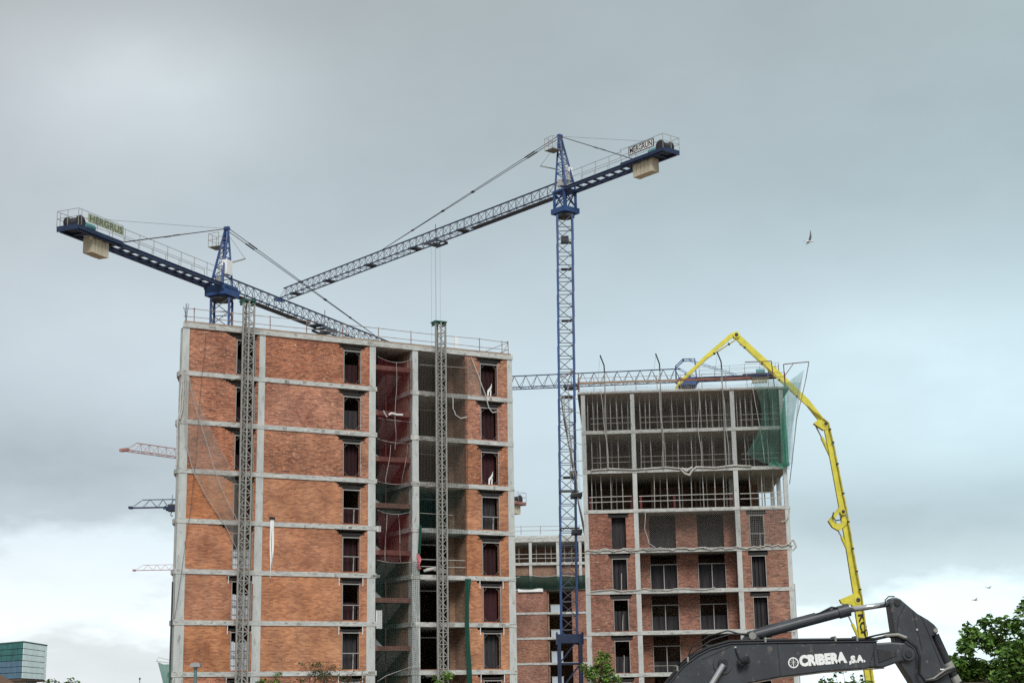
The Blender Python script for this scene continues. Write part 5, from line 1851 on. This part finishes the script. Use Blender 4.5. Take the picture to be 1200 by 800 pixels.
# lettering and round emblem
tilt = R(3.6)
cx, cz = 5.62, 4.775
lm = Matrix.Translation((cx, BT - .004, cz)) @ Matrix.Rotation(R(90), 4, 'X') @ Matrix.Rotation(tilt, 4, 'Z')
letters('CRIBERA', .18, .88, 'white', boom, Matrix.Translation((5.635, BT - .004, cz + .005)) @ Matrix.Rotation(R(90), 4, 'X') @ Matrix.Rotation(tilt, 4, 'Z'), Vector((-.6, EY, 0)), offset=.017)
letters(',S.A.', .12, .30, 'white', boom, Matrix.Translation((6.26, BT - .004, cz - .0)) @ Matrix.Rotation(R(90), 4, 'X') @ Matrix.Rotation(tilt, 4, 'Z'), Vector((-.6, EY, 0)), offset=.012)
em = MB()
ex0, ez0, er = 5.085, 4.735, .098
for i in range(28):
    a, b_ = 2 * math.pi * i / 28, 2 * math.pi * (i + 1) / 28
    q = [(ex0 + math.cos(w_) * rr_, BT - .008, ez0 + math.sin(w_) * rr_) for rr_ in (er, er * .78) for w_ in (a, b_)]
    em.add(q, [(0, 1, 3, 2)])
for a in range(4):
    an = math.pi * a / 4
    em.beam((ex0 - math.cos(an) * er * .8, BT - .006, ez0 - math.sin(an) * er * .8), (ex0 + math.cos(an) * er * .8, BT - .006, ez0 + math.sin(an) * er * .8), .012, .004)
em.build('emblem', 'white', boom)
# arm, with its side plates
stick_poly = [(6.96, 5.81), (6.99, 5.87), (7.03, 5.895), (7.08, 5.9), (7.16, 5.87), (7.38, 5.67), (7.47, 5.59), (7.65, 5.48), (7.76, 5.39), (7.82, 5.31), (7.83, 5.26), (7.78, 5.2), (7.70, 5.17), (7.94, 4.55), (8.30, 3.2), (8.47, 2.3), (8.5, 1.95), (8.3, 1.9), (8.1, 2.4), (7.70, 3.4), (7.25, 4.38), (7.02, 4.78), (7.02, 5.1)]
stick = plate(stick_poly, EY - .2, EY + .2, 'arm', 'digger', ex, .025)
MB().disc((7.10, EY, 5.80), (0, 1, 0), .06, .46, 16).build('pin', 'digger_dark', stick)
MB().disc((7.77, EY, 5.28), (0, 1, 0), .04, .46, 12).build('pin', 'galv', stick)
for pts in ([(7.24, 5.76), (7.1, 5.52), (7.06, 5.2)], [(7.38, 5.65), (7.43, 5.32), (7.50, 4.93)], [(7.52, 5.55), (7.62, 5.3), (7.85, 4.6)]):
    s_ = MB()
    for a, b_ in zip(pts[:-1], pts[1:]):
        s_.beam((a[0], EY - .202, a[1]), (b_[0], EY - .202, b_[1]), .014, .014)
    s_.build('weld_seam', 'digger_dark', stick)
MB().disc((7.43, EY - .2, 5.3), (0, 1, 0), .02, .03, 8).build('bolt', 'galv_pale', stick)
for x, z in ((7.85, 4.57), (7.86, 4.5)):
    MB().box(x - .05, x + .05, EY - .23, EY - .2, z - .012, z + .012).build('hose_clip', 'white', stick)
for dz in (0, .05):
    MB().path([(7.5, EY - .26, 4.32 + dz), (7.66, EY - .27, 4.36 + dz), (7.9, EY - .26, 4.52 + dz), (8.06, EY - .24, 4.58 + dz)], .02, 8).build('hydraulic_hose', 'galv' if dz else 'black', stick, smooth=True)
MB().path([(6.9, EY - .1, 5.75), (6.9, EY - .1, 5.86), (6.97, EY - .1, 5.92), (7.08, EY - .1, 5.92)], .012, 6).build('grease_line', 'black', stick)
# arm cylinder, bracket on the boom
plate([(4.15, 5.11), (4.6, 5.11), (4.5, 5.2), (4.42, 5.33), (4.33, 5.33)], EY - .14, EY - .08, 'cylinder_bracket', 'digger', boom, .01)
plate([(4.15, 5.11), (4.6, 5.11), (4.5, 5.2), (4.42, 5.33), (4.33, 5.33)], EY + .08, EY + .14, 'cylinder_bracket', 'digger', boom, .01)
cyl = MB().path([(4.38, EY, 5.24), (6.12, EY, 5.665)], .098, 18).build('arm_cylinder', 'digger', ex, smooth=False)
MB().path([(6.03, EY, 5.645), (6.24, EY, 5.695)], .118, 18).build('gland', 'digger', cyl)
MB().path([(6.2, EY, 5.685), (7.08, EY, 5.80)], .052, 14).build('rod', 'chrome', cyl, smooth=True)
MB().path([(5.5, EY - .05, 5.55), (5.75, EY - .05, 5.67), (5.9, EY - .05, 5.74), (6.02, EY - .05, 5.72)], .022, 8).build('pipe', 'black', cyl, smooth=True)
MB().path([(4.5, EY + .02, 5.37), (5.6, EY + .02, 5.635)], .02, 8).build('pipe', 'digger', cyl, smooth=True)
MB().disc((4.38, EY, 5.24), (0, 1, 0), .07, .34, 14).build('pin', 'galv', cyl)
# bucket cylinder along the arm
bc = MB().path([(7.80, EY, 5.20), (8.14, EY, 4.32), (8.42, EY, 3.4)], .085, 14).build('bucket_cylinder', 'digger_dark', ex)
MB().path([(8.42, EY, 3.4), (8.62, EY, 2.75)], .05, 12).build('rod', 'chrome', bc)
for x, z in ((8.02, 4.63), (8.12, 4.38)):
    MB().path([(x - .03, EY, z + .06), (x + .03, EY, z - .06)], .1, 14).build('band', 'galv', bc)
# lift cylinders, house, cab, tracks and bucket, below the picture
for y in (-.42, .42):
    lc = MB().path([(1.25, EY + y, 1.3), (2.6, EY + y, 2.98)], .10, 12).build('lift_cylinder', 'digger', ex)
    MB().path([(2.6, EY + y, 2.98), (3.78, EY + y, 4.72)], .058, 12).build('rod', 'chrome', lc)
plate([(-3.2, 1.1), (1.2, 1.1), (1.3, 1.5), (.4, 2.2), (-1.2, 2.3), (-3.0, 2.3), (-3.3, 2.0)], EY - 1.3, EY + 1.3, 'house', 'digger', ex, .05)
cb = plate([(-1.1, 2.25), (.9, 1.6), (.95, 2.2), (.5, 3.15), (-1.0, 3.2)], EY - 1.3, EY - .42, 'cab', 'digger', ex, .05)
MB().box(-.8, .2, EY - 1.31, EY - 1.302, 2.3, 3.05).build('cab_window', 'glass_sky', cb)
MB().disc((-.6, EY, .98), (0, 0, 1), .9, .24, 24).build('turntable', 'steel_dark', ex)
for y in (-1.15, 1.15):
    tr_ = MB()
    tr_.prism([(-2.6, .45), (-2.45, .12), (-2.1, 0), (1.2, 0), (1.6, .12), (1.75, .45), (1.6, .8), (1.2, .9), (-2.1, .9), (-2.45, .78)], EY + y - .3, EY + y + .3)
    to = tr_.build('track', 'black', ex)
    for x in (-2.0, -1.2, -.4, .4, 1.1):
        MB().disc((x, EY + y, .25), (0, 1, 0), .18, .64, 12).build('roller', 'steel_dark', to)
MB().box(-1.5, .4, EY - .9, EY + .9, .4, .86).build('undercarriage', 'steel_dark', ex)
bk = plate([(8.35, 2.0), (8.62, 2.05), (8.85, 1.5), (8.7, .8), (8.2, .5), (7.7, .72), (8.0, .95), (8.3, 1.3)], EY - .55, EY + .55, 'bucket', 'digger_dark', ex, .02)
MB().beam((8.62, EY, 2.75), (8.68, EY, 1.95), .12).build('bucket_link', 'digger_dark', ex)

# ------------------------------------------------------------------ trees and plants


def leaves(mb, n, clumps, size, rnd, flat=.35, mats=3):
    """leaf blades (two faces each, folded along the midrib) spread through clumps (centre, radius)"""
    tot = sum(r ** 2 for c, r in clumps)
    for c, r in clumps:
        for _ in range(max(3, int(n * r * r / tot))):
            d = Vector((rnd.gauss(0, 1), rnd.gauss(0, 1), rnd.gauss(0, 1))).normalized() * r * (rnd.random() ** .45)
            p = Vector(c) + d
            up = Vector((rnd.gauss(0, .6), rnd.gauss(0, .6), 1)).normalized()
            ax = up.orthogonal().normalized()
            ax = Matrix.Rotation(rnd.uniform(0, 6.3), 3, up) @ ax
            sd_ = up.cross(ax)
            s = size * rnd.uniform(.6, 1.25)
            mb.cur = min(mats - 1, int(rnd.random() ** 1.3 * mats))
            a, b_ = p - ax * s * .5, p + ax * s * .55 - up * s * .12
            mb.add([a, p + sd_ * s * .30 + up * s * .08, b_, p - sd_ * s * .30 + up * s * .08], [(0, 1, 2), (0, 2, 3)])


def raw_mesh(mb, name, mts, off):
    me = bpy.data.meshes.new(name)
    me.from_pydata([tuple(p - off) for p in mb.v], [], mb.f)
    for m_ in mts:
        me.materials.append(M[m_])
    me.polygons.foreach_set('material_index', mb.mi)
    return me


def tree(name, label, base, trunk_top, clumps, n, size, mts, tr, seedv, cat='tree', limbs=None, group=None):
    rnd = random.Random(seedv)
    t = thing(WORLD, name, label, cat, base, group)
    off = Vector(base)
    tb = MB()
    tt = Vector(trunk_top)
    mid = off.lerp(tt, .5) + Vector((rnd.uniform(-.1, .1), rnd.uniform(-.1, .1), 0))
    tb.path([off, off.lerp(mid, .5), mid, tt], tr, 8, tr * .5)
    for c, r in (limbs if limbs is not None else clumps):
        s = off.lerp(tt, rnd.uniform(.55, 1.0))
        e = Vector(c)
        m_ = s.lerp(e, .5) + Vector((rnd.uniform(-.1, .1), rnd.uniform(-.1, .1), (e - s).length * .12))
        tb.path([s, m_, e], tr * .32, 5, tr * .08)
    tb.build('trunk', 'bark', t)
    cm = MB()
    leaves(cm, n, clumps, size, rnd, mats=len(mts))
    o_ = bpy.data.objects.new('crown', raw_mesh(cm, 'crown', mts, off))
    COL.objects.link(o_)
    o_.parent = t
    return t


rnd = random.Random(21)
# big tree at the right edge
cl = []
for _ in range(300):
    x, y, z = rnd.uniform(9.6, 14.5), rnd.uniform(36.4, 41), rnd.uniform(1.6, 6.4)
    dx, dy, dz = (x - 12.75) / 2.65, (y - 38.6) / 2.4, (z - 3.75) / 2.1
    rr_ = dx * dx + dy * dy + dz * dz
    lim = 1.0 + .28 * math.sin(x * 5.1 + z * 3.3) * math.sin(y * 4.1 + z * 2.0)
    if rr_ < lim and (rr_ > .25 or rnd.random() < .3):
        cl.append(((x, y, z), rnd.uniform(.20, .42)))
for c in ((11.15, 38, 5.72), (11.55, 38, 5.65), (12.05, 38, 6.05), (12.3, 38.2, 6.25), (12.5, 38.4, 5.90), (11.85, 38, 5.70), (10.55, 37.8, 5.2), (10.25, 37.8, 4.75), (10.1, 37.8, 4.35), (10.75, 38, 5.5), (12.9, 38.4, 6.20), (11.0, 38, 5.3)):
    cl.append((c, rnd.uniform(.16, .30)))
tree('tree', 'leafy green tree at the right edge, behind the excavator arm', (12.6, 38.6, 0), (12.6, 38.6, 4.2), cl, 26000, .17, ('leaf', 'leaf2', 'leaf3'), .17, 3, limbs=cl[::4])
# young tree in front of the right block
cl = []
for _ in range(70):
    z = rnd.uniform(2.6, 6.0)
    w_ = .35 + .55 * (1 - (z - 2.6) / 3.4)
    cl.append(((3.9 + rnd.gauss(0, .55) * w_ * 1.1, 75 + rnd.gauss(0, .5) * w_, z), rnd.uniform(.14, .28)))
for c in ((3.92, 75, 6.15), (3.3, 75, 5.1), (4.55, 75, 5.0), (3.75, 75, 5.8), (4.2, 75, 5.55)):
    cl.append((c, .2))
tree('tree', 'small bright green tree in front of the right block, beside the crane base', (3.9, 75, 0), (3.9, 75, 5.6), cl, 2600, .17, ('leafyoung', 'leaf2', 'leaf'), .07, 5)
cl = [((-3.35 + rnd.gauss(0, .3), 72 + rnd.gauss(0, .3), rnd.uniform(3.0, 5.25)), rnd.uniform(.14, .24)) for _ in range(36)]
tree('tree', 'small young tree top in front of the right hoist mast', (-3.35, 72, 0), (-3.35, 72, 4.9), cl, 1300, .17, ('leafyoung', 'leaf2'), .06, 6)
cl = [((-9.1 + rnd.gauss(0, .42), 60 + rnd.gauss(0, .3), rnd.uniform(3.0, 4.95)), rnd.uniform(.12, .2)) for _ in range(34)]
cl += [((-9.0, 60, 5.12), .12), ((-8.85, 60, 5.22), .09)]
tree('tree', 'small green tree top in front of the left hoist mast', (-9.1, 60, 0), (-9.0, 60, 4.8), cl, 1100, .14, ('leaf2', 'leaf'), .06, 7)
# almost bare shrubby tree with a few brown leaves
t = thing(WORLD, 'tree', 'thin almost bare tree with a few brown leaves before the left block', 'tree', (-7.4, 60, 0))
tb, lf = MB(), MB()
rb_ = random.Random(4)
tb.path([(-7.4, 60, 0), (-7.45, 60, 2), (-7.4, 60, 3.4)], .09, 8, .05)


def twig(p, d, ln_, r_, lev):
    q = p + d * ln_
    m_ = p.lerp(q, .5) + Vector((rb_.uniform(-.06, .06), rb_.uniform(-.06, .06), .03))
    tb.path([p, m_, q], r_, 4, r_ * .55)
    if lev == 0:
        leaves(lf, 9, [(q, .11)], .085, rb_, mats=2)
        return
    for _ in range(3):
        nd = (d + Vector((rb_.gauss(0, .42), rb_.gauss(0, .3), rb_.uniform(-.05, .3)))).normalized()
        twig(p.lerp(q, rb_.uniform(.55, 1)), nd, ln_ * rb_.uniform(.55, .8), r_ * .6, lev - 1)


for an in (-1.15, -.75, -.35, 0, .3, .7, 1.1, 1.3):
    twig(Vector((-7.4, 60, 3.3)), Vector((math.sin(an), rb_.uniform(-.3, .3), math.cos(an))).normalized(), 1.05, .028, 3)
tb.build('trunk', 'bark', t)
o_ = bpy.data.objects.new('crown', raw_mesh(lf, 'crown', ('leafdry', 'leaf3'), Vector((-7.4, 60, 0))))
COL.objects.link(o_)
o_.parent = t
# tree behind the excavator boom
cl = [((11.8 + rnd.gauss(0, .55), 58 + rnd.gauss(0, .5), 4.62 - abs(rnd.gauss(0, .8))), rnd.uniform(.12, .24)) for _ in range(60)]
cl += [((10.9, 58, 4.55), .13), ((11.4, 58, 4.8), .12), ((11.7, 58, 4.9), .15), ((12.05, 58, 4.72), .12), ((12.35, 58, 4.75), .1)]
tree('tree', 'dark tree top peeping out below the excavator boom', (11.8, 58, 0), (11.8, 58, 4.0), cl, 1900, .15, ('leaf', 'leaf3', 'leaf2'), .08, 9)
cl = [((-39.8 + rnd.gauss(0, .8), 140 + rnd.gauss(0, .6), rnd.uniform(3.5, 6.2)), rnd.uniform(.25, .5)) for _ in range(24)]
tree('tree', 'far dark tree top beside the glass building', (-39.8, 140, 0), (-39.8, 140, 5), cl, 700, .28, ('leaf3', 'leaf'), .12, 11)

# ------------------------------------------------------------------ street lamp, roof and pole at the lower left
t = thing(WORLD, 'street_lamp', 'grey green street lamp with a flat head before the left block', 'street lamp', (-12.0, 60, 0))
MB().path([(-12, 60, 0), (-12, 60, 1.2), (-12.0, 60, 5.46)], .085, 14, .062).build('pole', 'lampgreen', t)
h = MB()
h.path([(-12, 60, 5.44), (-12, 60, 5.52)], .09, 14)
h.box(-12.19, -11.81, 59.82, 60.18, 5.50, 5.60)
h.box(-12.15, -11.85, 59.86, 60.14, 5.60, 5.65)
h.build('lamp_head', 'lampgrey', t)
MB().path([(-12, 60, 0), (-12, 60, .35)], .15, 14).build('base', 'lampgreen', t)

FG = Frame(-92.35, 300.0, 0.0)
gb = thing(FG, 'glass_building', 'far glass office block with teal and pale gridded sides, at the left edge', 'building', (0, 0, 0))
# two glazed faces meeting at a corner nearest to us; grid of panes with mullions
ca, cb_ = Vector((0, 0, 0)), Vector((-1.7, 21, 0))
cl_ = Vector((-14, 16, 0))
core = MB()
core.slab([(-.15, .6), (-1.9, 20.8), (-15, 36), (-14.0, 16.4)], 9.0, 15.72)
core.build('core', 'dark_panel', gb)
nr, nc = 6, 7
for face, e1, n_ in (('r', cb_, nc), ('l', cl_, 9)):
    d_ = e1.normalized()
    nrm = Vector((d_.y, -d_.x, 0)) if face == 'r' else Vector((-d_.y, d_.x, 0))
    if nrm.y > 0:
        nrm = -nrm
    for i in range(n_):
        for j in range(nr):
            p, q = e1 * (i / n_), e1 * ((i + 1) / n_)
            z0, z1 = 9.15 + 6.6 * j / nr + .05, 9.15 + 6.6 * (j + 1) / nr - .05
            p2, q2 = p + d_ * .05, q - d_ * .05
            w_ = MB()
            jit = nrm * random.uniform(.0, .02)
            vs_ = [p2 + jit, q2 + jit, q2 - nrm * .06, p2 - nrm * .06]
            w_.slab([(v.x, v.y) for v in vs_], z0, z1)
            w_.build('window_pane', 'glass_white' if face == 'r' else ('glass_teal' if j >= 3 else 'glass_blue'), gb)
MB().slab([(.05, -.1), (-1.6, 21), (-15.6, 37), (-14.1, 16.0)], 15.75, 16.0).build('roof', 'teal_dark', gb)
MB().slab([(.0, -.05), (-1.7, 21), (-15.6, 37), (-14, 16.0)], 8.75, 9.1).build('underside', 'rooftile', gb)
MB().slab([(-1.5, 7), (-2.5, 18), (-12, 22), (-10, 14)], 0, 8.74).build('base_wall', 'concrete', gb)
MB().slab([(-1.0, 8), (2.0, 9), (1.5, 20), (-1.5, 20)], 0, 8.0).build('annex', 'dark_panel', gb)

t = thing(WORLD, 'house', 'house whose brown pitched roof shows at the lower left corner', 'building', (-22, 62, 0))
MB().prism([(-29.0, 0), (-20.0, 0), (-20.0, 4.15), (-24.5, 6.75), (-29.0, 4.15)], 60.2, 68).build('wall', 'brick_inner', t)
MB().prism([(-29.4, 3.95), (-24.5, 6.8), (-19.6, 3.95), (-19.6, 4.13), (-24.5, 6.98), (-29.4, 4.13)], 59.8, 68.4).build('roof', 'rooftile', t)
t = thing(WORLD, 'pole', 'thin far pole sticking up left of the left block', 'pole', (-21.1, 90, 0))
MB().path([(-21.1, 90, 0), (-21.1, 90, 5.55)], .045, 8, .025).build('shaft', 'galv', t)
MB().path([(-21.1, 90, 5.5), (-21.1, 90, 5.62)], .045, 8).build('cap', 'steel_dark', t)


# ------------------------------------------------------------------ gulls
def gull(label, at, wing, s, tiltv, m1='feather', m2='feather_dark', yaw=0.0):
    t = thing(WORLD, 'bird', label, 'bird', at, 'gulls in the sky')
    base = Vector(at)
    rot = Matrix.Translation(base) @ Matrix.Rotation(yaw, 4, 'Z') @ Matrix.Rotation(tiltv, 4, 'X')
    b = MB(rot)
    prof = [(-.30, .006), (-.24, .03), (-.12, .055), (.0, .065), (.10, .055), (.17, .035), (.21, .038), (.25, .028), (.28, .012), (.31, .004)]
    n = 8
    vs_, fs_ = [], []
    for x, r_ in prof:
        for k in range(n):
            a = 2 * math.pi * k / n
            vs_.append((x * s, math.cos(a) * r_ * s, math.sin(a) * r_ * s))
    for i in range(len(prof) - 1):
        for k in range(n):
            fs_.append((i * n + k, i * n + (k + 1) % n, (i + 1) * n + (k + 1) % n, (i + 1) * n + k))
    b.add(vs_, fs_)
    b.add([(-.28 * s, 0, 0), (-.42 * s, .07 * s, .0), (-.42 * s, -.07 * s, .0), (-.28 * s, 0, .012 * s)], [(0, 1, 2), (3, 2, 1), (0, 3, 1), (0, 2, 3)])
    b.build('body', m1, t, smooth=True)
    for sg, (r1, r2) in zip((-1, 1), wing):
        w_ = MB(rot)
        p = [Vector((.06, sg * .05, .03)), Vector((.06 + .02, sg * (.05 + .30 * math.cos(r1)), .03 + .30 * math.sin(r1)))]
        p.append(p[1] + Vector((-.10, sg * .38 * math.cos(r2), .38 * math.sin(r2))))
        ch = [.17, .14, .02]
        th = [.03, .018, .006]
        vs_ = []
        for q, c_, h_ in zip(p, ch, th):
            vs_ += [q * s, (q + Vector((-c_, 0, 0))) * s, (q + Vector((-c_ * .3, 0, h_))) * s]
        w_.add(vs_, [(0, 1, 4, 3), (3, 4, 7, 6), (0, 3, 5, 2), (3, 6, 8, 5), (2, 5, 4, 1), (5, 8, 7, 4), (6, 7, 8)])
        w_.build('wing', m2, t)


gull('white and grey gull gliding with one wing raised against the grey sky', (13.8, 70, 24.45), ((1.15, 1.35), (-.25, -.1)), .72, 0.1, yaw=.15)
gull('tiny far gull, the higher of two low in the sky at the right', (47.4, 160, 14.1), ((.3, -.2), (.3, -.2)), 1.1, 0, yaw=.4)
gull('tiny far gull, the lower of two low in the sky at the right', (45.95, 160, 12.9), ((.4, -.1), (.2, -.3)), 1.1, 0, yaw=.2)
